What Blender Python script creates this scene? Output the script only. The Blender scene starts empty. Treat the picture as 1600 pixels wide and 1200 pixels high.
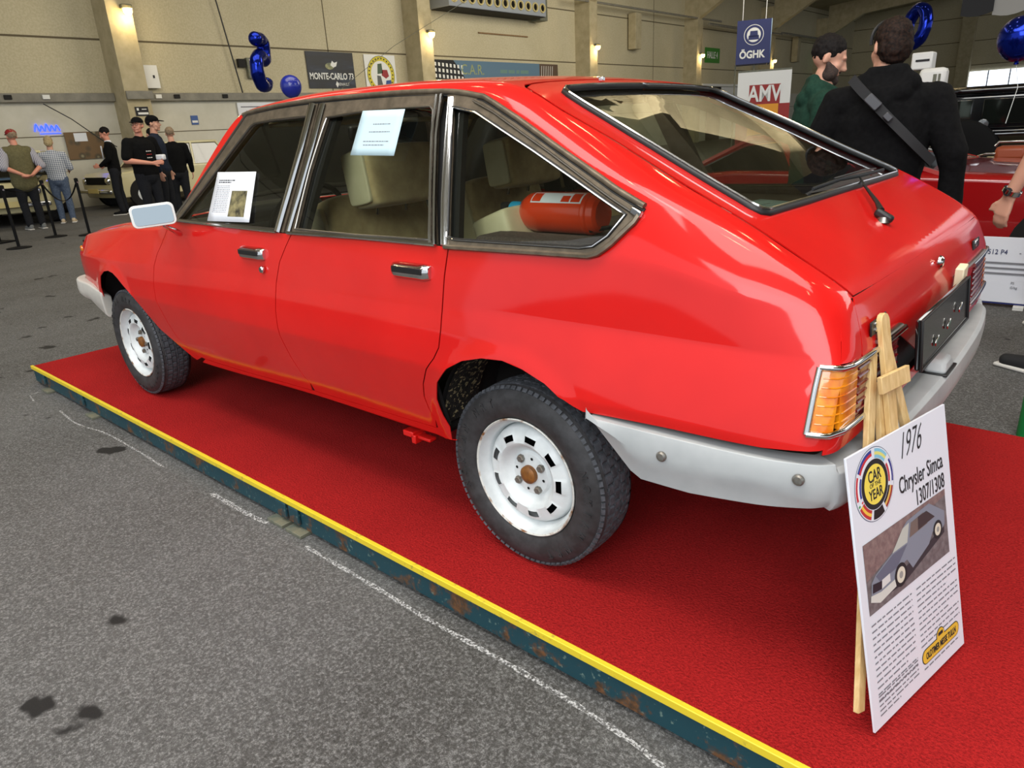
import bpy, bmesh, math, random
import numpy as np
from mathutils import Vector, Matrix
from mathutils.geometry import delaunay_2d_cdt
PI = math.pi
random.seed(7)
SC = bpy.context.scene
C = bpy.context.collection
V = Vector

# ------------------------------------------------------------ camera, world, light, exposure
def make_camera():
    pos = V((1.18716328, -2.12783419, 1.22537299)); yaw, pitch, roll, f = -0.73065503, -0.34962105, -0.05583341, 1096.05514
    fw = V((math.sin(yaw)*math.cos(pitch), math.cos(yaw)*math.cos(pitch), math.sin(pitch)))
    r = V((math.cos(yaw), -math.sin(yaw), 0)); u = r.cross(fw)
    r2 = r*math.cos(roll)+u*math.sin(roll); u2 = -r*math.sin(roll)+u*math.cos(roll)
    cd = bpy.data.cameras.new('camera'); co = bpy.data.objects.new('camera', cd); C.objects.link(co)
    m = Matrix((r2, u2, -fw)).transposed().to_4x4(); m.translation = pos
    co.matrix_world = m; cd.sensor_width = 36; cd.lens = f/1600*36; cd.clip_start = .02; cd.clip_end = 300
    SC.camera = co
make_camera()
W = bpy.data.worlds.new('world'); SC.world = W; W.use_nodes = True
W.node_tree.nodes['Background'].inputs[0].default_value = (.86, .93, 1.0, 1)
W.node_tree.nodes['Background'].inputs[1].default_value = 1.0
def area(name, loc, target, sx, sy, power, col=(1, 1, 1)):
    l = bpy.data.lights.new(name, 'AREA'); l.shape = 'RECTANGLE'; l.size = sx; l.size_y = sy; l.energy = power; l.color = col
    o = bpy.data.objects.new(name, l); C.objects.link(o); o.location = loc
    o.rotation_euler = (V(target)-V(loc)).to_track_quat('-Z', 'Y').to_euler(); return o
area('gate_daylight', (3.1, -6.8, 5.1), (.3, 0, .3), 6.0, 4.2, 480, (.95, .98, 1.0))
area('side_fill', (-2.2, -3.4, 7.4), (-1.4, 0, .6), 5, 2.2, 230, (1, .98, .95))  # added soft fill for the near side, not a real opening
area('overhead_fill', (1.5, -1.5, 7.2), (0.5, -.5, 0), 5, 3.5, 330, (1, .98, .94))  # added overhead fill below the closed roof, no roof window here
area('hall_lamp_glow', (-9, 4, 7.0), (-12, 5, 0), 8, 4, 330, (1, .93, .78))
area('hall_lamp_glow', (-5, 20, 7.6), (-19, 22, 3), 12, 6, 1700, (1, .93, .78))
area('hall_lamp_glow', (8, 12, 7.2), (6, 12, 0), 7, 5, 500, (1, .97, .92))
SC.view_settings.view_transform = 'Standard'; SC.view_settings.look = 'None'
SC.view_settings.exposure = 0.0; SC.view_settings.gamma = 1.0; SC.view_settings.use_curve_mapping = False

# ------------------------------------------------------------ materials
def lin(c):
    r = []
    for v in c[:3]:
        v = v/255.0
        r.append(v/12.92 if v <= .04045 else ((v+.055)/1.055)**2.4)
    return (r[0], r[1], r[2], 1)
def mat(name, col, rough=.5, metal=0, coat=0, spec=.5, emit=None, es=0, trans=0, sheen=0):
    m = bpy.data.materials.new(name); m.use_nodes = True
    b = m.node_tree.nodes['Principled BSDF']
    b.inputs['Base Color'].default_value = lin(col); b.inputs['Roughness'].default_value = rough
    b.inputs['Metallic'].default_value = metal; b.inputs['Coat Weight'].default_value = coat
    b.inputs['Coat Roughness'].default_value = .04
    b.inputs['Specular IOR Level'].default_value = spec; b.inputs['Transmission Weight'].default_value = trans
    b.inputs['Sheen Weight'].default_value = sheen
    if emit: b.inputs['Emission Color'].default_value = lin(emit); b.inputs['Emission Strength'].default_value = es
    return m
def nd(m, t, **k):
    n = m.node_tree.nodes.new(t)
    for a, b in k.items():
        if a in n.inputs: n.inputs[a].default_value = b
        else: setattr(n, a, b)
    return n
def lk(m, a, b): m.node_tree.links.new(a, b)
def noise(m, scale, detail=4, rough=.6, coord='Object', sc=None):
    tc = nd(m, 'ShaderNodeTexCoord'); mp = nd(m, 'ShaderNodeMapping')
    if sc: mp.inputs['Scale'].default_value = sc
    n = nd(m, 'ShaderNodeTexNoise'); n.inputs['Scale'].default_value = scale; n.inputs['Detail'].default_value = detail; n.inputs['Roughness'].default_value = rough
    lk(m, tc.outputs[coord], mp.inputs[0]); lk(m, mp.outputs[0], n.inputs['Vector']); return n.outputs['Fac']
def ramp(m, src, stops):
    r = nd(m, 'ShaderNodeValToRGB'); e = r.color_ramp.elements
    while len(e) < len(stops): e.new(.5)
    for i, (p, c) in enumerate(stops):
        e[i].position = p; e[i].color = lin(c) if max(c) > 1 else (c[0], c[1], c[2], 1)
    lk(m, src, r.inputs[0]); return r.outputs[0]
def mix(m, fac, a, b, mode='MIX'):
    n = nd(m, 'ShaderNodeMix', data_type='RGBA', blend_type=mode)
    if isinstance(fac, (int, float)): n.inputs[0].default_value = fac
    else: lk(m, fac, n.inputs[0])
    for s, i in ((a, 6), (b, 7)):
        if isinstance(s, tuple): n.inputs[i].default_value = lin(s)
        else: lk(m, s, n.inputs[i])
    return n.outputs[2]
def setcol(m, src): lk(m, src, m.node_tree.nodes['Principled BSDF'].inputs['Base Color'])
def bump(m, src, strength, dist=.01):
    b = nd(m, 'ShaderNodeBump'); b.inputs['Strength'].default_value = strength; b.inputs['Distance'].default_value = dist
    lk(m, src, b.inputs['Height']); lk(m, b.outputs[0], m.node_tree.nodes['Principled BSDF'].inputs['Normal'])
def noisy(name, c1, c2, scale, rough=.6, lo=.35, hi=.65, bs=0, bd=.01, detail=5, **k):
    m = mat(name, c1, rough, **k); n = noise(m, scale, detail); setcol(m, ramp(m, n, [(lo, c1), (hi, c2)]))
    if bs: bump(m, n, bs, bd)
    return m
def math_(m, op, a, b=None, c=None):
    n = nd(m, 'ShaderNodeMath', operation=op)
    for i, s in enumerate((a, b, c)):
        if s is None: continue
        if isinstance(s, (int, float)): n.inputs[i].default_value = s
        else: lk(m, s, n.inputs[i])
    return n.outputs[0]

M = {}
M['red'] = mat('red_paint', (214, 22, 18), .45, coat=.8, spec=.12); M['red'].node_tree.nodes['Principled BSDF'].inputs['Coat Roughness'].default_value = .07
_n = noise(M['red'], 3.0, 3); setcol(M['red'], ramp(M['red'], _n, [(.3, (200, 18, 16)), (.75, (213, 24, 20))]))
_m = M['red']; _b = nd(_m, 'ShaderNodeBump'); _b.inputs['Strength'].default_value = .04; _b.inputs['Distance'].default_value = .01
lk(_m, noise(_m, 5.0, 2), _b.inputs['Height']); lk(_m, _b.outputs[0], _m.node_tree.nodes['Principled BSDF'].inputs['Coat Normal'])
M['inner'] = mat('dark_inner_metal', (22, 20, 20), .8)
M['black'] = mat('black_rubber', (22, 22, 23), .45)
M['matte_black'] = mat('matte_black', (17, 17, 18), .85, spec=.2)
M['chrome'] = mat('chrome', (215, 215, 215), .12, metal=1)
M['dull_chrome'] = mat('dull_chrome', (150, 145, 138), .3, metal=1)
M['bronze'] = noisy('brown_anodised_frame', (98, 88, 74), (124, 111, 94), 25, .42, metal=.55)
M['trim_beige'] = mat('beige_trim', (176, 166, 128), .7)
M['brown'] = noisy('brown_shelf_cloth', (74, 62, 56), (104, 90, 82), 160, .95)
M['velour'] = noisy('tan_velour', (172, 146, 102), (200, 176, 128), 14, .9, sheen=.4)
M['velour_side'] = noisy('beige_vinyl', (204, 192, 154), (220, 208, 172), 8, .6)
M['headliner'] = mat('headliner', (165, 155, 125), .9)
M['dash'] = mat('dashboard_plastic', (30, 29, 28), .55)
M['bumper'] = noisy('grey_white_bumper', (166, 169, 170), (188, 190, 190), 3.5, .42)
M['bumper_old'] = noisy('cream_white_bumper', (178, 174, 166), (205, 200, 192), 3.5, .45)
def glass(name, tint, ior=1.5, rough=0.0, refl=1.0):
    m = bpy.data.materials.new(name); m.use_nodes = True; nt = m.node_tree; nt.nodes.clear()
    o = nt.nodes.new('ShaderNodeOutputMaterial'); t = nt.nodes.new('ShaderNodeBsdfTransparent'); g = nt.nodes.new('ShaderNodeBsdfGlossy')
    f = nt.nodes.new('ShaderNodeFresnel'); mx = nt.nodes.new('ShaderNodeMixShader')
    f.inputs[0].default_value = ior; t.inputs[0].default_value = lin(tint); g.inputs['Roughness'].default_value = rough
    g.inputs[0].default_value = (refl, refl, refl, 1)
    nt.links.new(f.outputs[0], mx.inputs[0]); nt.links.new(t.outputs[0], mx.inputs[1]); nt.links.new(g.outputs[0], mx.inputs[2])
    nt.links.new(mx.outputs[0], o.inputs[0]); return m
M['glass'] = glass('window_glass', (232, 238, 228), 1.5)
M['tinted'] = glass('rear_glass', (196, 204, 190), 1.7)
M['paper'] = mat('pale_blue_paper', (190, 214, 222), .7)
M['white_paper'] = mat('white_paper', (226, 228, 234), .6)
M['ink'] = mat('black_ink', (28, 28, 32), .7)
M['grey_ink'] = mat('grey_ink', (120, 120, 128), .7)
M['white'] = mat('white_paint', (225, 225, 222), .5)

# ------------------------------------------------------------ object helpers
def link(name, me, m=None, parent=None, smooth=True):
    o = bpy.data.objects.new(name, me); C.objects.link(o)
    if m is not None:
        for mm in (m if isinstance(m, (list, tuple)) else [m]): me.materials.append(mm)
    if parent is not None: o.parent = parent
    if smooth: me.shade_smooth()
    return o
def mesh_from(verts, faces):
    me = bpy.data.meshes.new('mesh'); me.from_pydata([tuple(map(float, v)) for v in verts], [], [tuple(map(int, f)) for f in faces]); me.validate(); me.update(); return me
def sharp(me, ang=35):
    me.shade_smooth(); me.set_sharp_from_angle(angle=math.radians(ang))
def bmobj(name, bm, m, parent=None, ang=35, bevel=0, seg=2):
    me = bpy.data.meshes.new(name); bm.normal_update(); bm.to_mesh(me); bm.free(); o = link(name, me, m, parent); sharp(me, ang)
    if bevel:
        b = o.modifiers.new('bevel', 'BEVEL'); b.width = bevel; b.segments = seg; b.limit_method = 'ANGLE'; b.angle_limit = math.radians(40); b.harden_normals = False
    return o
def thing(name, label, cat, loc=(0, 0, 0), rz=0, group=None):
    o = bpy.data.objects.new(name, None); C.objects.link(o); o.location = loc; o.rotation_euler = (0, 0, rz)
    o.empty_display_size = .1; o['label'] = label; o['category'] = cat
    if group: o['group'] = group
    return o
def tag(o, label, cat, group=None):
    o['label'] = label; o['category'] = cat
    if group: o['group'] = group
    return o
def struct(o): o['kind'] = 'structure'; return o
def add_box(bm, c, s, rot=None, taper=None):
    vs = []
    for x in (-.5, .5):
        for y in (-.5, .5):
            for z in (-.5, .5):
                k = 1
                if taper and z > 0: k = taper
                p = V((x*s[0]*k, y*s[1]*k, z*s[2]))
                if rot is not None: p = rot @ p
                vs.append(bm.verts.new(p+V(c)))
    for f in ((0, 1, 3, 2), (4, 6, 7, 5), (0, 4, 5, 1), (2, 3, 7, 6), (0, 2, 6, 4), (1, 5, 7, 3)): bm.faces.new([vs[i] for i in f])
def box(name, c, s, m, parent=None, rot=None, bevel=0, taper=None, seg=2):
    bm = bmesh.new(); add_box(bm, (0, 0, 0), s, rot, taper); o = bmobj(name, bm, m, parent, 35, bevel, seg); o.location = c; return o
def add_tube(bm, pts, r, n=10, closed=False, cap=True, flat=None):
    pts = [V(p) for p in pts]; N = len(pts); rings = []
    up = V((0, 0, 1)); prev = None
    for i, p in enumerate(pts):
        if closed: t = (pts[(i+1) % N]-pts[i-1]).normalized()
        else: t = (pts[min(i+1, N-1)]-pts[max(i-1, 0)]).normalized()
        if prev is None:
            a = up if abs(t.dot(up)) < .9 else V((1, 0, 0)); x = t.cross(a).normalized()
        else: x = (prev-t*prev.dot(t)).normalized()
        prev = x; y = t.cross(x)
        rr = r[i] if hasattr(r, '__len__') else r
        ry = rr*(flat if flat else 1)
        rings.append([bm.verts.new(p+x*math.cos(2*PI*k/n)*rr+y*math.sin(2*PI*k/n)*ry) for k in range(n)])
    for i in range(N if closed else N-1):
        a, b = rings[i], rings[(i+1) % N]
        for k in range(n): bm.faces.new((a[k], a[(k+1) % n], b[(k+1) % n], b[k]))
    if cap and not closed:
        bm.faces.new(rings[0][::-1]); bm.faces.new(rings[-1])
def tube(name, pts, r, m, parent=None, n=10, closed=False, flat=None):
    bm = bmesh.new(); add_tube(bm, pts, r, n, closed, flat=flat); return bmobj(name, bm, m, parent, 50)
def add_lathe(bm, prof, axis='z', n=32, c=(0, 0, 0), cap=False):
    rings = []
    for (r, h) in prof:
        ring = []
        for k in range(n):
            a = 2*PI*k/n; p = (r*math.cos(a), r*math.sin(a), h)
            if axis == 'y': p = (p[0], h, p[1])
            if axis == 'x': p = (h, p[0], p[1])
            ring.append(bm.verts.new(V(p)+V(c)))
        rings.append(ring)
    for a, b in zip(rings, rings[1:]):
        for k in range(n): bm.faces.new((a[k], a[(k+1) % n], b[(k+1) % n], b[k]))
    if cap: bm.faces.new(rings[0][::-1]); bm.faces.new(rings[-1])
def lathe(name, prof, m, parent=None, axis='z', n=32, c=(0, 0, 0), cap=True, ang=35):
    bm = bmesh.new(); add_lathe(bm, prof, axis, n, (0, 0, 0), cap); bmesh.ops.recalc_face_normals(bm, faces=bm.faces); o = bmobj(name, bm, m, parent, ang); o.location = c; return o
def prism(name, poly, h, m, parent=None, frame=None, bevel=0, ang=35):
    """poly in 2D extruded by h; frame = 4x4 placing x,y plane"""
    bm = bmesh.new(); a = [bm.verts.new((x, y, 0)) for x, y in poly]; b = [bm.verts.new((x, y, h)) for x, y in poly]
    bm.faces.new(a[::-1]); bm.faces.new(b); n = len(a)
    for i in range(n): bm.faces.new((a[i], a[(i+1) % n], b[(i+1) % n], b[i]))
    bmesh.ops.recalc_face_normals(bm, faces=bm.faces)
    if frame is not None: bm.transform(frame)
    return bmobj(name, bm, m, parent, ang, bevel)
def text(name, s, size, m, parent=None, frame=None, depth=.0006, sx=1.0, align='CENTER', shear=0, bold=0):
    cu = bpy.data.curves.new('txt', 'FONT'); cu.body = s; cu.size = size; cu.extrude = depth; cu.align_x = align; cu.align_y = 'CENTER'; cu.shear = shear; cu.offset = bold; cu.resolution_u = 3
    t = bpy.data.objects.new('txt', cu); C.objects.link(t); bpy.context.view_layer.update()
    me = bpy.data.meshes.new_from_object(t.evaluated_get(bpy.context.evaluated_depsgraph_get())); bpy.data.objects.remove(t)
    me.transform(Matrix.Diagonal((sx, 1, 1, 1)))
    if frame is not None: me.transform(frame)
    me.materials.clear(); return link(name, me, m, parent, smooth=False)
def frm(o, x, y):
    """4x4 frame from origin, x dir, y dir"""
    x = V(x).normalized(); z = x.cross(V(y)).normalized(); y = z.cross(x)
    m = Matrix((x, y, z)).transposed().to_4x4(); m.translation = V(o); return m
def tree_copy(o, parent=None, fn=None):
    c = o.copy(); C.objects.link(c)
    if parent is not None: c.parent = parent
    for ch in o.children: tree_copy(ch, c)
    return c
# ------------------------------------------------------------ the red hatchback: body surface
# x runs backwards from the rear axle (nose at x = -3.36), y is across (near side negative), z up from the carpet
def pchip(xk, yk, x):
    xk = np.asarray(xk, float); yk = np.asarray(yk, float); h = np.diff(xk); d = np.diff(yk)/h
    m = np.zeros_like(yk); m[0] = d[0]; m[-1] = d[-1]
    for i in range(1, len(xk)-1):
        if d[i-1]*d[i] > 0:
            w1 = 2*h[i]+h[i-1]; w2 = h[i]+2*h[i-1]; m[i] = (w1+w2)/(w1/d[i-1]+w2/d[i])
    x = np.clip(x, xk[0], xk[-1]); i = np.clip(np.searchsorted(xk, x)-1, 0, len(xk)-2)
    t = (x-xk[i])/h[i]
    return ((2*t**3-3*t**2+1)*yk[i]+(t**3-2*t**2+t)*h[i]*m[i]+(-2*t**3+3*t**2)*yk[i+1]+(t**3-t**2)*h[i]*m[i+1])
ROWS = [  # (x, y, z) knots of each body line
 [(-3.36, .68, .40), (-3.2, .74, .36), (-3.0, .765, .32), (-2.6, .775, .30), (-1.95, .78, .296), (-1.0, .78, .325), (-.3, .785, .335), (.0, .80, .40), (.25, .825, .50), (.6, .83, .535), (.85, .815, .54)],
 [(-3.36, .69, .56), (-3.2, .755, .555), (-3.0, .79, .555), (-2.6, .83, .56), (-2.3, .838, .568), (-1.7, .84, .572), (-.3, .843, .587), (.3, .846, .60), (.6, .842, .605), (.72, .832, .605), (.85, .812, .605)],
 [(-3.36, .68, .69), (-3.2, .757, .70), (-3.0, .79, .712), (-2.5, .812, .723), (-2.1, .815, .733), (-1.09, .82, .75), (-.25, .82, .758), (.1, .81, .763), (.4, .80, .765), (.6, .79, .765), (.72, .778, .765), (.85, .762, .765)],
 [(-3.36, .64, .745), (-3.2, .70, .79), (-3.0, .715, .818), (-2.6, .735, .862), (-2.1, .765, .892), (-1.9, .787, .92), (-1.5, .79, .925), (-1.0, .79, .928), (-.3, .79, .935), (.3, .788, .943), (.42, .785, .93), (.6, .774, .885), (.72, .75, .86), (.8, .733, .832), (.85, .72, .82)],
 [(-3.36, .60, .755), (-3.2, .66, .797), (-3.0, .67, .828), (-2.6, .69, .873), (-2.1, .72, .902), (-1.97, .755, .93), (-1.52, .60, 1.325), (-1.45, .60, 1.335), (-1.2, .60, 1.349), (-1.0, .60, 1.352), (-.65, .60, 1.348), (-.37, .60, 1.336), (-.24, .607, 1.318), (-.1, .634, 1.264), (0, .656, 1.217), (.14, .687, 1.15), (.37, .726, 1.062), (.6, .732, .955), (.72, .718, .905), (.8, .702, .862), (.85, .69, .85)],
 [(-3.36, .50, .76), (-3.2, .56, .805), (-3.0, .60, .84), (-2.6, .62, .885), (-2.1, .64, .917), (-2.0, .66, .935), (-1.5, .545, 1.345), (-1.42, .53, 1.357), (-1.0, .52, 1.38), (-.65, .52, 1.378), (-.37, .53, 1.365), (-.2, .55, 1.347), (-.11, .562, 1.324), (.045, .588, 1.255), (.2, .60, 1.183), (.385, .626, 1.093), (.584, .65, .999), (.672, .655, .95), (.8, .65, .873), (.85, .65, .84)],
 [(-3.36, 0, .765), (-3.2, 0, .82), (-3.0, 0, .86), (-2.6, 0, .905), (-2.15, 0, .93), (-2.08, 0, .945), (-1.55, 0, 1.36), (-1.47, 0, 1.372), (-1.0, 0, 1.396), (-.65, 0, 1.394), (-.37, 0, 1.381), (-.2, 0, 1.361), (-.11, 0, 1.336), (.045, 0, 1.264), (.2, 0, 1.19), (.385, 0, 1.10), (.584, 0, 1.004), (.672, 0, .953), (.8, 0, .873), (.85, 0, .84)]]
RK = [(np.array([k[0] for k in r]), np.array([k[1] for k in r]), np.array([k[2] for k in r])) for r in ROWS]
TN = np.array([0, .26, .44, .61, 1.05, 1.16, 1.70])      # domain coordinate at each body line
def rowyz(i, x): a, b, c = RK[i]; return pchip(a, b, x), pchip(a, c, x)
BUL = [.004, .004, .0012, .004]
def S(x, T):
    x = np.atleast_1d(np.asarray(x, float)); T = np.atleast_1d(np.asarray(T, float))
    R = [rowyz(i, x) for i in range(7)]; Y = np.zeros_like(x); Z = np.zeros_like(x)
    seg = np.clip(np.searchsorted(TN, T, side='right')-1, 0, 5); s = (T-TN[seg])/(TN[seg+1]-TN[seg])
    for i in range(4):
        k = seg == i; b = BUL[i]*4*s*(1-s)
        Y[k] = ((1-s)*R[i][0]+s*R[i+1][0]+b)[k]; Z[k] = ((1-s)*R[i][1]+s*R[i+1][1])[k]
    k = seg == 4; y4, z4 = R[4]; y5, z5 = R[5]; dz = z5-z4
    cy = y4-.40*dz; cz = z5-.12*dz
    Y[k] = ((1-s)**2*y4+2*s*(1-s)*cy+s*s*y5)[k]; Z[k] = ((1-s)**2*z4+2*s*(1-s)*cz+s*s*z5)[k]
    k = seg == 5; z6 = R[6][1]; Y[k] = (y5*(1-s))[k]; Z[k] = (z5+(z6-z5)*(1-(1-s)**2))[k]
    # flared wheel-arch lips
    for cx, cz_, rr in ((0, .365, .29), (-2.64, .362, .295)):
        d = np.hypot(x-cx, Z-cz_)-rr; w = np.clip(1-np.abs(d)/.055, 0, 1); w = w*w*(3-2*w)
        Y = Y+.008*w
    return Y, Z
_TT = np.linspace(0, 1.13, 46)
def toT(x, z):
    x = np.atleast_1d(np.asarray(x, float)); z = np.atleast_1d(np.asarray(z, float)); out = []
    for a, b in zip(x, z):
        _, Z = S(np.full(46, a), _TT); Z = np.maximum.accumulate(Z); out.append(float(np.interp(b, Z, _TT)))
    return np.array(out)
def Yside(x, z):
    TT = np.tile(_TT, (len(x), 1)); XX = np.repeat(x[:, None], 46, 1); Y, Z = S(XX.ravel(), TT.ravel()); Y = Y.reshape(-1, 46); Z = np.maximum.accumulate(Z.reshape(-1, 46), 1)
    return np.array([np.interp(zz, Zr, Yr) for zz, Zr, Yr in zip(z, Z, Y)])
XRK = (np.array([.45, .55, .60, .63, .70, .765, .80, .84, .872, .9]), np.array([.846, .846, .846, .846, .843, .838, .828, .813, .800, .79]))
def Xr(z, y=0): return pchip(XRK[0], XRK[1], z)-.012*np.abs(y/.7)**4
def Gtop(x, y):
    y5, z5 = rowyz(5, x); _, z6 = rowyz(6, x); s = 1-np.abs(y)/y5
    return np.where(s >= 0, z5+(z6-z5)*(1-(1-s)**2), z5+(s*.035))
def smax(a, b, k):
    h = np.maximum(k-np.abs(a-b), 0)/k; return np.maximum(a, b)+h*h*k/4
def rear_round(P):
    """P n x 3 with positive y: pull points near the tail onto a rounded corner"""
    P = P.copy(); k = P[:, 0] > .70
    if not k.any(): return P
    Q = P[k]; A = np.stack([np.full(len(Q), .5), Q[:, 1]*.6, np.clip(Q[:, 2]*.93, .55, .80)], 1)
    def f(p):
        ds = p[:, 1]-Yside(np.minimum(p[:, 0], .85), p[:, 2]); dr = p[:, 0]-Xr(p[:, 2], p[:, 1]); dt = p[:, 2]-Gtop(np.minimum(p[:, 0], .85), p[:, 1])
        return smax(smax(ds, dr, .05), dt, .022)
    lo = np.full(len(Q), .3); hi = np.full(len(Q), 1.12)
    for _ in range(30):
        m = (lo+hi)/2; v = f(A+(Q-A)*m[:, None]) > 0; hi = np.where(v, m, hi); lo = np.where(v, lo, m)
    w = np.clip((Q[:, 0]-.70)/.04, 0, 1)[:, None]
    P[k] = Q*(1-w)+w*(A+(Q-A)*lo[:, None]); return P
def map_side(D):
    Y, Z = S(D[:, 0], D[:, 1]); return rear_round(np.stack([D[:, 0], Y, Z], 1))
def map_top(D):       # domain (x, y)
    return rear_round(np.stack([D[:, 0], D[:, 1], Gtop(D[:, 0], D[:, 1])], 1))
def map_rear(D):      # domain (y, z)
    return rear_round(np.stack([Xr(D[:, 1], D[:, 0]), D[:, 0], D[:, 1]], 1))
def dens(poly, h, closed=True):
    out = []; n = len(poly)
    for i in range(n if closed else n-1):
        a = np.array(poly[i], float); b = np.array(poly[(i+1) % n], float); k = max(1, int(round(np.linalg.norm(b-a)/h)))
        out += [a+(b-a)*j/k for j in range(k)]
    if not closed: out.append(np.array(poly[-1], float))
    return out
def inpoly(p, poly):
    poly = np.asarray(poly); x, y = p[:, 0], p[:, 1]; r = np.zeros(len(p), bool); j = len(poly)-1
    for i in range(len(poly)):
        xi, yi = poly[i]; xj, yj = poly[j]
        with np.errstate(divide='ignore', invalid='ignore'):
            r ^= ((yi > y) != (yj > y)) & (x < (xj-xi)*(y-yi)/(yj-yi+1e-12)+xi)
        j = i
    return r
def cdt(outer, holes=(), h=.025, lines=()):
    """triangulated dense patch in 2D: returns verts (n,2), faces"""
    pts = []; edges = []; loops = [dens(outer, h)]+[dens(o, h) for o in holes]
    for lp in loops:
        b = len(pts); pts += [V((float(p[0]), float(p[1]))) for p in lp]; edges += [(b+i, b+(i+1) % len(lp)) for i in range(len(lp))]
    o = np.array(loops[0]); mn, mx = o.min(0), o.max(0); g = []
    ny = int((mx[1]-mn[1])/(h*.866))+2
    for j in range(ny):
        yy = mn[1]+j*h*.866
        for i in range(int((mx[0]-mn[0])/h)+2): g.append((mn[0]+(i+.5*(j % 2))*h, yy))
    g = np.array(g); ins = inpoly(g, o)
    for lp in loops[1:]: ins &= ~inpoly(g, np.array(lp))
    g = g[ins]; allb = np.concatenate([np.array(l) for l in loops])
    keep = np.array([np.min(np.sum((allb-q)**2, 1)) > (h*.5)**2 for q in g]) if len(g) else np.zeros(0, bool)
    pts += [V((float(q[0]), float(q[1]))) for q in g[keep]]
    vv, ee, ff, *_ = delaunay_2d_cdt(pts, edges, [], 0, 1e-7)
    vv = np.array([(v.x, v.y) for v in vv]); cen = np.array([vv[list(f)].mean(0) for f in ff]); ok = inpoly(cen, o)
    for lp in loops[1:]: ok &= ~inpoly(cen, np.array(lp))
    return vv, [f for f, k in zip(ff, ok) if k]
def patch(name, outer, holes, fmap, m, parent, side=-1, off=0, thick=.004, h=.025, flipn=False, outward=None, both=False, merge=False):
    """side -1 near side, +1 far side; both = mirror into one mesh"""
    vv, ff = cdt(outer, holes, h); P = fmap(vv)
    e = 2e-3
    dx = fmap(vv+np.array([e, 0])); dy = fmap(vv+np.array([0, e])); N = np.cross(dx-P, dy-P); N /= (np.linalg.norm(N, axis=1)[:, None]+1e-12)
    ref = np.stack([P[:, 0]*0+.0, P[:, 1]*0+.55, P[:, 2]-.55], 1) if outward is None else np.tile(np.array(outward, float), (len(P), 1))
    sg = np.sign(np.median((N*ref).sum(1))); N = N*sg
    P = P+N*off
    verts = []; faces = []; nl = []; kind = []
    for s in ((-1, 1) if both else (side,)):
        b = len(verts); verts += [(p[0], p[1]*s, p[2]) for p in P]
        inv = (sg < 0) != (s < 0); n = len(P); fr = [tuple(f[::-1]) if inv else tuple(f) for f in ff]
        faces += [tuple(b+i for i in f) for f in fr]; nl += [(q[0], q[1]*s, q[2]) for q in N]; kind += [0]*len(fr)
        if thick:
            verts += [(p[0], p[1]*s, p[2]) for p in P-N*thick]; nl += [(-q[0], -q[1]*s, -q[2]) for q in N]
            faces += [tuple(b+n+i for i in f[::-1]) for f in fr]; kind += [0]*len(fr); ec = {}
            for f in fr:
                for i in range(3): ec[(f[i], f[(i+1) % 3])] = 1
            for (i, j) in ec:
                if (j, i) not in ec: faces.append((b+j, b+i, b+n+i, b+n+j)); kind.append(1)
    me = bpy.data.meshes.new(name); me.from_pydata(verts, [], faces); me.update(); me.shade_smooth()
    ln = []
    for p_, kd in zip(me.polygons, kind): ln += [nl[v] if kd == 0 else tuple(p_.normal) for v in p_.vertices]
    me.normals_split_custom_set(ln)
    o = bpy.data.objects.new(name, me); C.objects.link(o); me.materials.append(m)
    if parent is not None: o.parent = parent
    return o
def xz(pts, closed=False):          # side outline given in (x, z) -> domain (x, T)
    a = np.array(dens(pts, .03, closed) if len(pts) > 1 else pts, float); return list(zip(a[:, 0], toT(a[:, 0], a[:, 1])))
def surf(pts, off=0, s=-1):   # 3D points on the side surface from (x, z)
    a = np.array(dens(pts, .02, False)); T = toT(a[:, 0], a[:, 1]); Y, Z = S(a[:, 0], T)
    return [V((x, s*(y+off), z)) for x, y, z in zip(a[:, 0], Y, Z)]
def arc(cx, cz, r, a0, a1, n): return [(cx+r*math.cos(math.radians(a0+(a1-a0)*i/n)), cz+r*math.sin(math.radians(a0+(a1-a0)*i/n))) for i in range(n+1)]

CAR = thing('hatchback_car', 'red five-door hatchback with white steel wheels on the red carpeted platform', 'car')
# outlines (x, z)
ARCH_R = [(-.242, .335), (-.262, .385), (-.273, .423), (-.282, .479), (-.262, .54), (-.207, .595), (-.142, .63), (-.068, .65), (.007, .656), (.076, .645), (.15, .622), (.209, .592), (.24, .578)]
ARCH_F = [(-2.86, .50), (-2.83, .556), (-2.775, .622), (-2.71, .652), (-2.64, .662), (-2.58, .656), (-2.52, .636), (-2.477, .616), (-2.42, .589), (-2.374, .561), (-2.303, .494), (-2.217, .416), (-2.13, .375), (-2.02, .335)]
CUT_F = [(-1.885, .325), (-1.977, .352), (-2.055, .40), (-2.086, .475), (-2.112, .571), (-2.116, .651), (-2.104, .731), (-2.076, .784), (-1.995, .858), (-1.925, .915)]      # fender / front door
CUT_B = [(-1.0, .352), (-1.009, .375), (-1.045, .42), (-1.07, .477), (-1.09, .56), (-1.094, .65), (-1.085, .752), (-1.06, .825), (-1.02, .88), (-.985, .923)]
CUT_C = [(-.325, .365), (-.323, .392), (-.340, .43), (-.345, .473), (-.332, .52), (-.30, .575), (-.262, .615), (-.24, .65), (-.233, .70), (-.231, .764), (-.226, .852), (-.215, .929)]
QWIN = [(-.358, 1.322), (-.244, 1.315), (-.16, 1.282), (-.067, 1.239), (.061, 1.179), (.173, 1.127), (.277, 1.078), (.366, 1.040), (.351, 1.018), (.307, .972), (.275, .946), (.25, .939), (.083, .938), (-.228, .932)]
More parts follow.
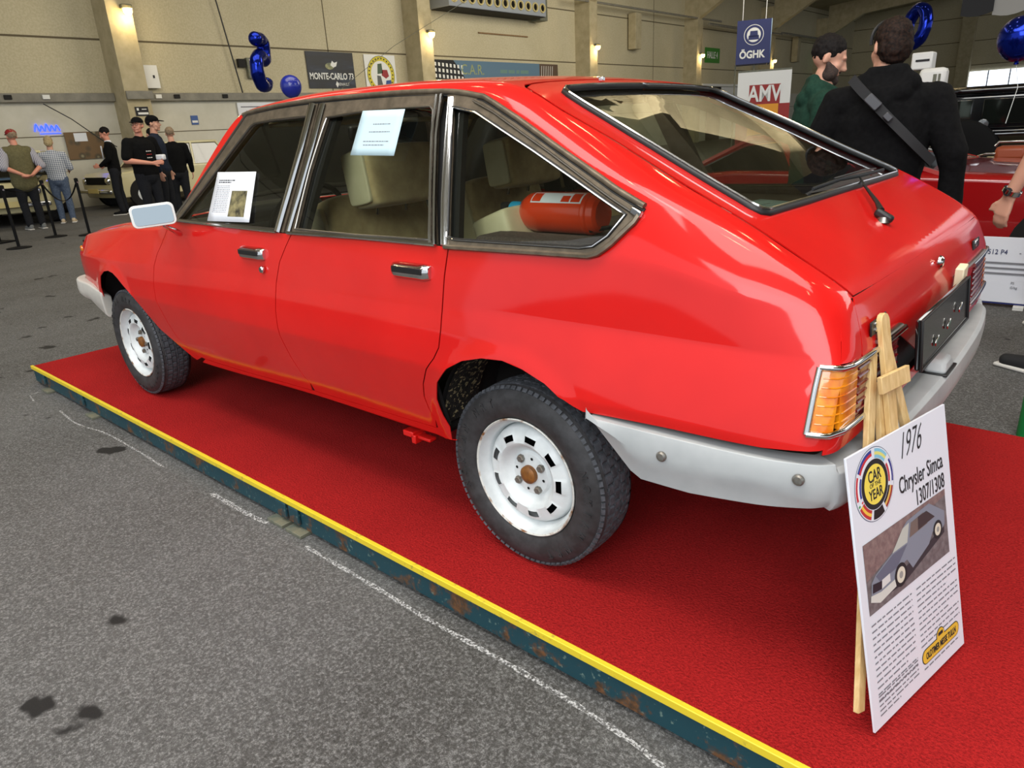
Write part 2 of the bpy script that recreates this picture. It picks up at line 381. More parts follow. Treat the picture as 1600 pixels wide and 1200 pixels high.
QGL = [(-.326, 1.290), (-.228, 1.271), (-.113, 1.222), (.011, 1.169), (.179, 1.094), (.325, 1.030), (.292, .985), (.258, .961), (.223, .955), (-.193, .950), (-.222, .955), (-.283, 1.159)]
g = .0024
def sh(pts, dx, dz=0): return [(x+dx, z+dz) for x, z in pts]
def y5gap(x): return float(rowyz(5, np.array([x]))[0][0])
HX0 = -.125
def gap_T(): return 1.16
# ---- body shell: roof, pillars, quarter panels, sills (domain x, T)
sill_top = [(-1.86, .322), (-1.5, .327), (-1.0, .345), (-.34, .363)]
def dT(p): return xz(p)
def dC(p): return xz(p, True)
shell = dT([(-1.97, .30), (-1.5, .31), (-1.0, .328), (-.6, .333), (-.27, .337)])
shell[0:5] = [(-1.905, .0), (-1.5, 0), (-1.0, 0), (-.6, 0), (-.252, 0)]
shell += dT(ARCH_R[1:])
shell += [(.262, float(toT(.262, .570)[0]))]+dT([(.5, .583), (.70, .588), (.79, .598)])
def xe(z): return (float(Xr(np.array([z]), np.array([.76]))[0]), float(toT(.84, z)[0]))
shell += [xe(.604), xe(.626), (.778, float(toT(.778, .629)[0])), (.778, float(toT(.778, .757)[0])), xe(.760), xe(.78), xe(.80)]
shell += [(.826, .60), (.815, .64), (.805, .80), (.80, 1.05), (.80, 1.155)]
shell += [(x, 1.155) for x in (.7, .6, .5, .4, .3, .2, .1, 0.0, -.08)]
shell += [(-.115, 1.165), (-.14, 1.19), (-.155, 1.25), (-.165, 1.35), (-.172, 1.5), (-.175, 1.70)]
shell += [(-1.44, 1.70), (-1.42, 1.5), (-1.40, 1.3), (-1.41, 1.16), (-1.455, 1.10), (-1.47, 1.06)]
shell += [(-1.2, 1.045), (-1.0, 1.045), (-.65, 1.045), (-.375, 1.045)]
shell += dT(QWIN[:-1]+[(-.212, .932)])+dT(sh(CUT_C[-2::-1], g))+dT(sh(sill_top[::-1], 0, -g))
patch('body_shell', shell, [], map_side, M['red'], CAR, both=True, merge=True, h=.022, thick=.003)
for s in (-1, 1):
    # outer rear corner below and beside the hatch
    lampz0, lampz1 = .628, .760
    patch('rear_corner', [(.60, .590), (.74, .590), (.822, .592), (.815, .630), (.70, .630), (.682, .622), (.60, .622)], [], map_rear, M['red'], CAR, s, thick=.003, h=.015, outward=(1, 0, 0))
    patch('rear_corner', [(.682, .762), (.765, .765), (.735, .82), (.70, .866), (.66, .874), (.655, .86), (.668, .80)], [], map_rear, M['red'], CAR, s, thick=.003, h=.012, outward=(1, 0, 0))
# ---- front wings and bonnet
fen = [(-1.955, .003)]+dT([(-1.985, .306)]+ARCH_F[:-1][::-1]) + dT([(-2.90, .45), (-3.0, .44)]) + [(-3.2, .12), (-3.33, .2), (-3.36, .35), (-3.355, .44), (-3.33, .61)] + [(x, 1.05) for x in (-3.3, -3.1, -2.9, -2.6, -2.3, -2.1, -1.99)] + dT(sh(CUT_F[::-1], -g))
for s in (-1, 1): patch('front_wing', fen, [], map_side, M['red'], CAR, s, h=.022, thick=.003)
bon = [(-3.33, 1.055), (-3.33, 1.3), (-3.33, 1.70), (-2.14, 1.70), (-2.10, 1.4), (-2.04, 1.2), (-2.0, 1.055)]
patch('bonnet', bon, [], map_side, M['red'], CAR, both=True, merge=True, h=.04, thick=.003)
# A pillars
for s in (-1, 1):
    ap = [(-2.0, 1.052), (-1.9, 1.052), (-1.7, 1.052), (-1.52, 1.052), (-1.465, 1.052), (-1.405, 1.165), (-1.47, 1.165), (-1.7, 1.11), (-1.94, 1.10)]
    patch('windscreen_pillar', ap, [], map_side, M['red'], CAR, s, h=.02, thick=.004)
    patch('windscreen_pillar_edge', dT([(-1.94, .932), (-1.893, .942), (-1.80, 1.024), (-1.60, 1.204), (-1.478, 1.318), (-1.456, 1.328)])+[(-1.452, 1.05), (-1.52, 1.05), (-1.7, 1.05), (-1.9, 1.05), (-1.965, 1.05)], [], map_side, M['red'], CAR, s, h=.02, thick=.004)
ws = [(-1.95, 1.11), (-1.7, 1.118), (-1.46, 1.17), (-1.45, 1.3), (-1.50, 1.70), (-2.08, 1.70), (-2.05, 1.4), (-2.0, 1.2)]
patch('windscreen', ws, [], map_side, M['glass'], CAR, both=True, merge=True, h=.05, thick=0, off=-.004)
# ---- doors
def door(name, s, skin, frame, glass_, hand, label=None):
    d = patch(name, dC(skin), [], map_side, M['red'], CAR, s, h=.022, thick=.003)
    fr = patch('window_frame', dC(frame), [dC(glass_)], map_side, M['bronze'], d, s, h=.02, thick=.012, off=.003)
    gl = patch('window_glass', dC(glass_), [], map_side, M['glass'], d, s, h=.04, thick=0, off=-.010)
    P = surf(glass_+[glass_[0]], .004, s)
    tube('chrome_bead', P[:-1], .0035, M['dull_chrome'], d, 6, True)
    return d, fr
FD = sh(CUT_F[::-1], g)+sh(sill_top[:3], 0, .0005)[:2]+[(-1.02, .3445)]+sh(CUT_B[1:], -g)+[(-1.45, .929), (-1.885, .934)]
FFR = [(-1.890, .938), (-1.47, 1.318), (-1.44, 1.330), (-1.269, 1.340), (-.985, 1.343), (-.990, 1.20), (-1.01, 1.05), (-1.03, .926), (-1.45, .932)]
FGL = [(-1.834, .940), (-1.602, 1.125), (-1.406, 1.282), (-1.380, 1.292), (-1.252, 1.298), (-1.032, 1.300), (-1.044, 1.17), (-1.054, 1.09), (-1.077, .936)]
RD = sh(CUT_B[1:], g)[::-1]+[(-1.0, .3455)]+[(-.6, .3555), (-.335, .3635)]+sh(CUT_C[1:], -g)+[(-.6, .932)]
RFR = [(-.976, 1.342), (-.65, 1.340), (-.378, 1.328), (-.376, 1.26), (-.31, 1.05), (-.262, .932), (-.6, .931), (-1.018, .926), (-1.0, 1.05), (-.982, 1.2)]
RGL = [(-.915, 1.290), (-.762, 1.298), (-.559, 1.299), (-.415, 1.296), (-.400, 1.285), (-.345, 1.107), (-.293, .944), (-.624, .940), (-.960, .942), (-.945, 1.126)]
for s in (-1, 1):
    d, fr = door('front_door', s, FD, FFR, FGL, None)
    # bright door edge trims and belt moulding
    bm = bmesh.new(); add_tube(bm, surf([(-1.012, 1.338), (-1.02, 1.2), (-1.04, 1.05), (-1.062, .93)], .010, s), .021, 8, flat=.28); bmobj('bright_pillar_trim', bm, M['chrome'], d)
    tube('belt_moulding', surf([(-1.86, .936), (-1.45, .932), (-1.07, .929)], .008, s), .006, M['chrome'], d, 6)
    tube('frame_bead', surf([(-1.885, .942), (-1.468, 1.322), (-1.44, 1.334), (-1.27, 1.343), (-1.0, 1.345)], .006, s), .0045, M['dull_chrome'], d, 6)
    h = lathe('door_lock', [(.0, .004), (.010, .004), (.013, 0), (.013, -.006)], M['chrome'], d, 'y', 16, cap=False)
    h.location = (-1.166, s*.824, .791); h.scale = (1, s, 1)
    d2, fr = door('rear_door', s, RD, RFR, RGL, None)
    bm = bmesh.new(); add_tube(bm, surf([(-.950, 1.335), (-.958, 1.2), (-.975, 1.05), (-.998, .93)], .008, s), .016, 8, flat=.3); bmobj('bright_pillar_trim', bm, M['chrome'], d2)
    tube('belt_moulding', surf([(-1.0, .929), (-.6, .934), (-.262, .934)], .008, s), .006, M['chrome'], d2, 6)
    bm = bmesh.new()
    for q in (-.030, -.012): add_tube(bm, surf([(-.366+q, 1.325), (-.345+q, 1.22), (-.29+q, 1.05), (-.250+q, .932)], .008, s), .006, 6)
    bmobj('chrome_bead', bm, M['chrome'], d2)
    # door handles
    for dd, x0, z0, L in ((d, -1.235, .845, .165), (d2, -.360, .855, .160)):
        yy = float(Yside(np.array([x0]), np.array([z0]))[0])
        bm = bmesh.new()
        sec = [(0, -.022), (.012, -.024), (.024, -.016), (.027, .0), (.024, .012), (.010, .021), (0, .022)]
        A = []; n = 9
        for i in range(n):
            u = -L/2+L*i/(n-1); k = 1 if 0 < i < n-1 else .6
            A.append([bm.verts.new((u, s*a*k, b*(1 if k == 1 else .85))) for a, b in sec])
        for a, b in zip(A, A[1:]):
            for i in range(len(sec)-1): bm.faces.new((a[i], a[i+1], b[i+1], b[i]))
        bm.faces.new(A[0]); bm.faces.new(A[-1]); bmesh.ops.recalc_face_normals(bm, faces=bm.faces)
        hh = bmobj('door_handle', bm, M['chrome'], dd, 30, .002); hh.location = (x0, s*(yy-.002), z0)
        gr = box('grip_insert', (0, s*.0245, .004), (L*.8, .006, .018), M['black'], hh, bevel=.002)
        cp = bmesh.new(); add_lathe(cp, [(.030, 0), (.028, -.004), (.018, -.010), (0, -.012)], 'z', 20)
# quarter window frame, glass and chrome
for s in (-1, 1):
    q = patch('quarter_window_frame', dC(QWIN), [dC(QGL)], map_side, M['bronze'], CAR, s, h=.02, thick=.012, off=.003)
    patch('quarter_glass', dC(QGL), [], map_side, M['glass'], q, s, h=.04, thick=0, off=-.008)
    tube('glass_seal', surf(QGL+[QGL[0]], .004, s)[:-1], .005, M['black'], q, 6, True)
    tube('chrome_bead', surf(sh(QGL, 0, 0)+[QGL[0]], .008, s)[:-1], .0022, M['chrome'], q, 6, True)
    tube('chrome_bead', surf([(-.244, 1.300), (-.16, 1.268), (-.067, 1.225), (.061, 1.166), (.173, 1.112), (.277, 1.064), (.345, 1.034)], .008, s), .003, M['dull_chrome'], q, 6)
    tube('lower_moulding', surf([(.36, 1.036), (.351, 1.016), (.307, .970), (.275, .944), (.25, .937), (.083, .935), (-.225, .930)], .007, s), .007, M['bronze'], q, 6)
    bm = bmesh.new(); add_tube(bm, surf([(-.335, 1.315), (-.30, 1.20), (-.26, 1.05), (-.222, .934)], .007, s), .009, 8, flat=.5)
    add_tube(bm, surf([(-.345, 1.315), (-.316, 1.20), (-.274, 1.05), (-.236, .934)], .006, s), .004, 6); bmobj('bright_pillar_trim', bm, M['chrome'], q)
    box('chrome_tip', surf([(.352, 1.036), (.353, 1.036)], .008, s)[0], (.028, .014, .016), M['chrome'], q, Matrix.Rotation(.45, 3, 'Y'), .003)
    # drip rail
    T4 = [( -1.49, 1.052), (-1.44, 1.052), (-1.2, 1.052), (-1.0, 1.052), (-.65, 1.052), (-.37, 1.052), (-.24, 1.05)]
    D = np.array(dens(T4, .03, False)); Y, Z = S(D[:, 0], D[:, 1]); pr = [V((x, s*(y+.006), z-.004)) for x, y, z in zip(D[:, 0], Y, Z)]
    pr += surf([(-.21, 1.308), (-.16, 1.288), (-.067, 1.248), (.061, 1.187), (.173, 1.135), (.277, 1.086), (.366, 1.048)], .006, s)
    tube('drip_rail', pr, .008, M['bronze'], CAR, 8)
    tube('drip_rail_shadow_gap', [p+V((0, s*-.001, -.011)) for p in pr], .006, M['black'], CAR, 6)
# ---- hatch (domain x, y) with the glass opening
GL = [(-.075, 0), (-.075, .30), (-.068, .44), (-.055, .462), (-.03, .474), (.2, .515), (.4, .540), (.53, .560), (.553, .556), (.562, .535), (.566, .30), (.566, 0)]
def both_poly(half): return half+[(x, -y) for x, y in half[::-1] if y > 1e-6]
hat = [(-.165, 0), (-.162, .2), (-.152, .40), (-.138, .50), (-.115, .545), (-.08, .561)]
hat += [(x, y5gap(x)-.004) for x in (0, .1, .2, .3, .4, .5, .6, .7, .78)]+[(.797, .645), (.800, .5), (.801, .3), (.801, 0)]
hat = [(x, y) for x, y in hat]
mir = lambda P: [(x, -y) for x, y in P[::-1] if abs(y) > 1e-6]
def map_top2(D): 
    sg = np.where(D[:, 1] < 0, -1., 1.); P = map_top(np.stack([D[:, 0], np.abs(D[:, 1])], 1)); P[:, 1] *= sg; return P
def map_rear2(D):
    sg = np.where(D[:, 0] < 0, -1., 1.); P = map_rear(np.stack([np.abs(D[:, 0]), D[:, 1]], 1)); P[:, 1] *= sg; return P
HATCH = patch('tailgate', hat+mir(hat), [GL+mir(GL)], map_top2, M['red'], CAR, 1, h=.025, thick=.003, outward=(0, 0, 1))
patch('tailgate_glass', GL+mir(GL), [], map_top2, M['tinted'], HATCH, 1, h=.05, thick=0, off=-.004, outward=(0, 0, 1))
def tp(pts, off=0):
    a = np.array(dens(pts, .02, False)); P = map_top2(a); return [V(p)+V((0, 0, off)) for p in P]
glr = GL+mir(GL); sealP = tp(glr+[glr[0]], .004)[:-1]
tube('glass_seal', sealP, .0105, M['black'], HATCH, 8, True, flat=.7)
tube('chrome_bead', [p+V((.003, 0, .009)) for p in sealP], .0035, M['chrome'], HATCH, 6, True)
rearp = [(0, .872), (.3, .872), (.5, .872), (.640, .871), (.655, .855), (.665, .80), (.675, .765), (.672, .758), (.45, .757), (.25, .66), (0, .655)]
patch('tailgate_face', rearp+[(-a, b) for a, b in rearp[::-1] if a > 0], [], map_rear2, M['red'], HATCH, 1, h=.02, thick=.003, outward=(1, 0, 0))
# lower tail panel, sill under tailgate
patch('tail_panel', [(-.60, .595), (.60, .595), (.60, .622), (-.60, .622)], [], map_rear2, M['red'], CAR, 1, h=.03, thick=.003, outward=(1, 0, 0))
patch('tail_recess', [(-.68, .60), (.68, .60), (.68, .765), (-.68, .765)], [], map_rear2, M['inner'], CAR, 1, h=.05, thick=.003, off=-.03, outward=(1, 0, 0))
# ---- dark inner structure behind the panel gaps
for s in (-1, 1):
    inn = [(-2.02, .04), (-1.0, .03), (-.30, .03)]+dT([(-.31, .45), (-.31, .55), (-.24, .63), (-.12, .68), (0, .69), (.12, .67), (.22, .62), (.28, .60), (.75, .61), (.78, .75)])+[(.77, .58), (.5, .60), (-1.0, .60), (-1.90, .60)]+dT([(-2.0, .86), (-2.09, .75), (-2.13, .6), (-2.10, .44)])
    patch('inner_panel', inn, [], map_side, M['inner'], CAR, s, h=.05, thick=.01, off=-.028)
    # cloth trim strip along the top of the doors, seen through the glass
    patch('door_top_trim', dC([(-1.84, .88), (-1.0, .89), (-.27, .895), (.27, .90), (.29, .925), (-.25, .922), (-1.0, .915), (-1.80, .912)]), [], map_side, M['brown'], CAR, s, h=.04, thick=.05, off=-.02)
    tube('pillar_trim', surf([(-1.84, .94), (-1.62, 1.13), (-1.43, 1.285), (-1.38, 1.305)], -.03, s), .013, M['trim_beige'], CAR, 8)
    tube('pillar_trim', surf([(-.975, .94), (-.965, 1.1), (-.935, 1.27), (-.90, 1.300), (-.6, 1.31), (-.42, 1.305)], -.035, s), .012, M['trim_beige'], CAR, 8)
    patch('pillar_cover', dC([(-1.10, .93), (-.93, .93), (-.88, 1.32), (-1.05, 1.32)]), [], map_side, M['inner'], CAR, s, h=.04, thick=.02, off=-.016)
    patch('pillar_cover', dC([(-.30, .93), (-.19, .93), (-.30, 1.30), (-.41, 1.32)]), [], map_side, M['inner'], CAR, s, h=.04, thick=.02, off=-.016)
# headliner
patch('headliner', [(-1.42, 1.07), (-.35, 1.07), (-.14, 1.2), (-.16, 1.70), (-1.42, 1.70)], [], map_side, M['headliner'], CAR, both=True, merge=True, h=.06, thick=.01, off=-.02)
# ---- tail lamps
M['amber'] = noisy('amber_lens', (206, 92, 8), (240, 150, 20), 22, .18, coat=1)
M['red_lens'] = noisy('dark_red_lens', (92, 14, 22), (128, 26, 32), 30, .2, coat=1)
for s in (-1, 1):
    lamp = patch('tail_lamp', [(.44, .637), (.700, .637), (.700, .750), (.44, .750)], [], map_rear, M['red_lens'], CAR, s, h=.02, thick=.01, off=-.001, outward=(1, 0, 0)) if True else None
    a1 = patch('amber_lens', [(.700, .637), (.776, .637), (.772, .752), (.700, .752)], [], map_rear, M['amber'], lamp, s, h=.01, thick=.01, outward=(1, 0, 0))
    z0, z1 = float(toT(.80, .637)[0]), float(toT(.80, .752)[0])
    a2 = patch('amber_lens', [(.786, z0), (.838, z0), (.832, z1), (.786, z1)], [], map_side, M['amber'], lamp, s, h=.01, thick=.01)
    def lamp_path(z, y_in=.44, off=.004, x0=.782):
        sd = map_side(np.array([(x, float(toT(x, z)[0])) for x in np.linspace(x0, .825, 6)]))
        rr = map_rear(np.array([(y, z) for y in np.linspace(.765, y_in, 14)]))
        pts = [V((p[0]+off*.6, s*(p[1]+off), p[2])) for p in sd]+[V((p[0]+off, s*(p[1]+off*.2), p[2])) for p in rr]
        return pts
    for z in np.linspace(.652, .738, 6): tube('lens_ridge', lamp_path(z, .702, -.0005, .790), .0018, M['amber'], lamp, 6)
    for z in np.linspace(.650, .740, 6):
        rr = map_rear(np.array([(y, z) for y in np.linspace(.696, .445, 8)])); tube('lens_ridge', [V((p[0], s*p[1], p[2])) for p in rr], .003, M['red_lens'], lamp, 6)
    top = lamp_path(.757, .40, .003, .778); bot = lamp_path(.632, .40, .003, .778)
    tube('chrome_frame', top, .0072, M['chrome'], lamp, 8); tube('chrome_frame', bot, .0072, M['chrome'], lamp, 8)
    tube('chrome_frame', [top[0], (top[0]*.7+bot[0]*.3)+V((-.001, 0, 0)), bot[0]], .0065, M['chrome'], lamp, 8)
# bright strip across the tail under the tailgate edge, number plate, pale wooden block
for a, b in ((-.44, -.60), (.12, .60)):
    P = map_rear2(np.array([(y, .772) for y in np.linspace(a, b, 8)])); tube('tail_moulding', [V(p)+V((.004, 0, 0)) for p in P], .008, M['dull_chrome'], HATCH, 8, flat=.5)
M['plate'] = noisy('black_number_plate', (14, 14, 15), (60, 60, 64), 9, .18, .62, .78, coat=1)
PL = box('number_plate', (.878, -.175, .727), (.012, .53, .118), M['plate'], HATCH, Matrix.Rotation(-.10, 3, 'Y'), .006)
for dy in (-.262, .262): box('plate_rim', (.008, dy, 0), (.006, .006, .118), M['black'], PL, Matrix.Rotation(-.10, 3, 'Y'), .002)
for dz in (-.057, .057): box('plate_rim', (.008-dz*.1, 0, dz), (.006, .53, .005), M['black'], PL, None, .002)
M['block'] = mat('pale_wood_block', (222, 210, 178), .6)
box('plate_packing_block', (.856, .115, .745), (.022, .055, .125), M['block'], HATCH, Matrix.Rotation(.12, 3, 'X'), .003)
for dy in (-.12, .0, .13): box('plate_bracket', (.012, dy, -.01+dy*.1), (.004, .03, .012), M['chrome'], PL, Matrix.Rotation(.5, 3, 'X'), .002)
tg = lathe('tailgate_lock', [(0, .010), (.011, .009), (.016, .004), (.017, -.002)], M['chrome'], HATCH, 'x', 20, cap=False); tg.location = (.821, -.005, .835)
def badge(name, s, y, z, size, w, dark=True):
    x = float(Xr(np.array([z]), np.array([abs(y)]))[0])+.004
    b = box(name, (x, y, z), (.004, w, .030), M['black'], HATCH, Matrix.Rotation(-.12, 3, 'Y'), .004)
    text('badge_letters', s, size, M['chrome'], b, frm((.0025, 0, 0), (0, 1, 0), (-.12, 0, 1)), .0015, .8, bold=.0006)
badge('model_badge', '1307', .485, .81, .03, .10); badge('maker_badge', 'SIMCA', -.575, .803, .028, .11)
# rear wiper and washer jet
w = box('wiper_arm', (.690, -.078, .958), (.05, .022, .022), M['black'], HATCH, Matrix.Rotation(.5, 3, 'Y'), .007)
lathe('pivot_cap', [(0, .012), (.014, .010), (.018, .0), (.020, -.004)], M['dull_chrome'], w, 'z', 16, cap=False).location = (.0, 0, -.012)
tube('arm_rod', [(-.01, .005, .012), (-.035, .05, .030), (-.10, .16, .062), (-.135, .235, .078)], [.009, .006, .0035, .0028], M['black'], w, 8)
tube('wiper_blade', [(-.155, -.10, .075), (-.150, .1, .083), (-.135, .235, .082), (-.120, .42, .085)], .0032, M['black'], w, 6, flat=1.8)
tube('blade_bridge', [(-.150, .05, .09), (-.135, .235, .096), (-.125, .35, .094)], .0025, M['black'], w, 6)
box('washer_jet', (-.135, -.16, 1.352), (.018, .014, .014), M['chrome'], HATCH, None, .003)
# ---- bumpers
def bumper(name, path, secf, m, par):
    bm = bmesh.new(); rings = []
    n = len(path)
    for i, p in enumerate(path):
        a = V(path[max(i-1, 0)]); b = V(path[min(i+1, n-1)]); t = (b-a).normalized(); out = V((t.y, -t.x, 0))
        if i and n-1 > i:      # mitre
            t1 = (V(p)-a).normalized(); t2 = (b-V(p)).normalized(); k = 1/max(.5, math.sqrt((1+t1.dot(t2))/2))
        else: k = 1
        rings.append([bm.verts.new((p[0]+out.x*u*k, p[1]+out.y*u*k, z)) for u, z in secf(i, p)])
    for a, b in zip(rings, rings[1:]):
        for k in range(len(a)): bm.faces.new((a[k], b[k], b[(k+1) % len(a)], a[(k+1) % len(a)]))
    bm.faces.new(rings[0]); bm.faces.new(rings[-1][::-1]); bmesh.ops.recalc_face_normals(bm, faces=bm.faces)
    o = bmobj(name, bm, m, par, 40, .007, 3); return o
def cr(P, n=6):
    """catmull-rom resample"""
    P = [V(p) for p in P]; out = []
    for i in range(len(P)-1):
        a, b, c_, d = P[max(i-1, 0)], P[i], P[i+1], P[min(i+2, len(P)-1)]
        for k in range(n):
            t = k/n; out.append(.5*((2*b)+(c_-a)*t+(2*a-5*b+4*c_-d)*t*t+(3*b-a-3*c_+d)*t**3))
    out.append(P[-1]); return out
halfp = [(.285, .862), (.40, .862), (.55, .857), (.70, .845), (.785, .822), (.820, .803), (.842, .775), (.856, .73), (.870, .62), (.884, .45), (.892, .2), (.894, 0)]
RP = [(x, -y, 0) for x, y in halfp]+[(x, y, 0) for x, y in halfp[-2::-1]]
RP = cr(RP, 5)
def rsec(i, p):
    y = abs(p[1]); x = p[0]; 
    if y > .76 and x < .835:          # side wing: pointed front end, chin below
        k = min(1, max(0, (x-.285)/.13)); zb = .562-(.562-.438)*k+max(0, (x-.55))*.10
        if x < .42: k2 = k
        zt = .567; zc = zb+.012+.028*k*(1-min(1, max(0, (x-.70)/.12)))
        return [(-.055, zt), (-.004, zt), (0, zt-.012*k-.001), (.003, zb+(zt-zb)*.62), (.0, zc+.014), (-.006, zc), (-.014, zb), (-.055, zb)]
    d = .075
    zb = .455
    return [(-d, .556), (-.010, .556), (0, .546), (.003, .51), (.0, .478), (-.006, .465), (-.014, zb), (-d, zb)]
RB = bumper('rear_bumper', RP, rsec, M['bumper'], CAR)
M['bolt'] = noisy('dull_bolt', (140, 140, 136), (110, 100, 88), 60, .4, metal=.6)
for s in (-1, 1):
    for x, z, y in ((.489, .521, .866), (.778, .537, .835)):
        b = lathe('bumper_bolt', [(0, .006), (.009, .005), (.012, .001), (.012, -.004)], M['bolt'], RB, 'y', 18, cap=False); b.location = (x, s*y, z); b.scale = (1, s, 1)
for yy in (-.04, ):
    b = box('plate_lamp', (.862, yy, .574), (.058, .115, .034), M['bumper'], RB, None, .010, taper=.7); box('lamp_base', (0, 0, -.017), (.066, .125, .006), M['black'], b, None, .002)
# front bumper
fh = [(-2.86, .815), (-3.0, .815), (-3.2, .80), (-3.33, .765), (-3.40, .68), (-3.43, .5), (-3.445, .2), (-3.445, 0)]
FP = cr([(x, y, 0) for x, y in fh]+[(x, -y, 0) for x, y in fh[-2::-1]], 3)
def fsec(i, p):
    x = p[0]; k = min(1, max(.0, (-x-2.86)/.16)); zt = .555; zb = .455
    if x > -3.05: zb = .385+.07*min(1, max(0, (-x-2.86)/.19)); 
    e = .03*(1-k)
    return [(-.05, zt-e*2), (-.004, zt-e), (0, zt-.012-e), (.003, .50), (0, zb+.02), (-.014, zb), (-.05, zb)]
FB = bumper('front_bumper', FP, fsec, M['bumper_old'], CAR)
# front turn repeater
r_ = lathe('turn_repeater', [(0, .008), (.012, .006), (.016, 0)], M['amber'], CAR, 'y', 16, cap=False); r_.location = (-3.035, -.792, .742); r_.scale = (1, -1, 1)
patch('nose_panel', [(-.68, .42), (.68, .42), (.68, .752), (0, .765), (-.68, .752)], [], lambda D: np.stack([-3.345-.02*(1-(D[:, 0]/.7)**2), D[:, 0], D[:, 1]], 1), M['matte_black'], CAR, 1, h=.08, thick=.01, outward=(-1, 0, 0))
for s in (-1, 1): box('head_lamp', (-3.375, s*.52, .665), (.04, .30, .14), M['chrome'], CAR, None, .02)
# ---- wheel wells and underbody
M['well'] = mat('dark_wheel_well', (20, 19, 18), .9)
M['mud'] = noisy('mud_speckled_liner', (30, 27, 22), (176, 160, 118), 70, .9, .56, .60, detail=6, bs=.8, bd=.02)
for cx, cz, par in ((0, .36, 'rear'), (-2.62, .36, 'front')):
    for s in (-1, 1):
        bm = bmesh.new(); ra = []; 
        angs = [math.radians(a) for a in (range(24, 188, 8) if par == 'rear' else range(14, 176, 8))]
        for a in angs:
            R_ = .325; p = (cx+R_*math.cos(a)*1.02, cz+R_*math.sin(a))
            ra.append([bm.verts.new((p[0], s*y, p[1])) for y in (.775, .70, .52)])
        for a, b in zip(ra, ra[1:]):
            for k in range(2): bm.faces.new((a[k], a[k+1], b[k+1], b[k]))
        bm.faces.new([r[2] for r in ra])
        o = bmobj('wheel_arch_liner', bm, M['well'], CAR)
        if par == 'rear':
            bm = bmesh.new(); ra = []
            for a in range(118, 182, 6):
                a = math.radians(a); ra.append([bm.verts.new((cx+.318*math.cos(a), s*y, cz+.318*math.sin(a))) for y in (.77, .62)])
            for a, b in zip(ra, ra[1:]): bm.faces.new((a[0], a[1], b[1], b[0]))
            bmobj('mud_crust', bm, M['mud'], CAR)
box('floor_pan', (-1.32, 0, .33), (1.9, 1.46, .05), M['inner'], CAR)
box('engine_bay', (-2.75, 0, .55), (1.0, .95, .40), M['inner'], CAR)
box('boot_floor', (.30, 0, .42), (.95, .98, .06), M['inner'], CAR)
box('bulkhead', (-2.06, 0, .62), (.06, 1.45, .56), M['inner'], CAR)
bm = bmesh.new(); add_box(bm, (-.50, -.75, .292), (.05, .05, .02)); add_box(bm, (-.475, -.75, .278), (.02, .05, .03)); add_box(bm, (-.435, -.75, .286), (.06, .03, .012))
bmobj('jacking_bracket', bm, M['red'], CAR, bevel=.003)
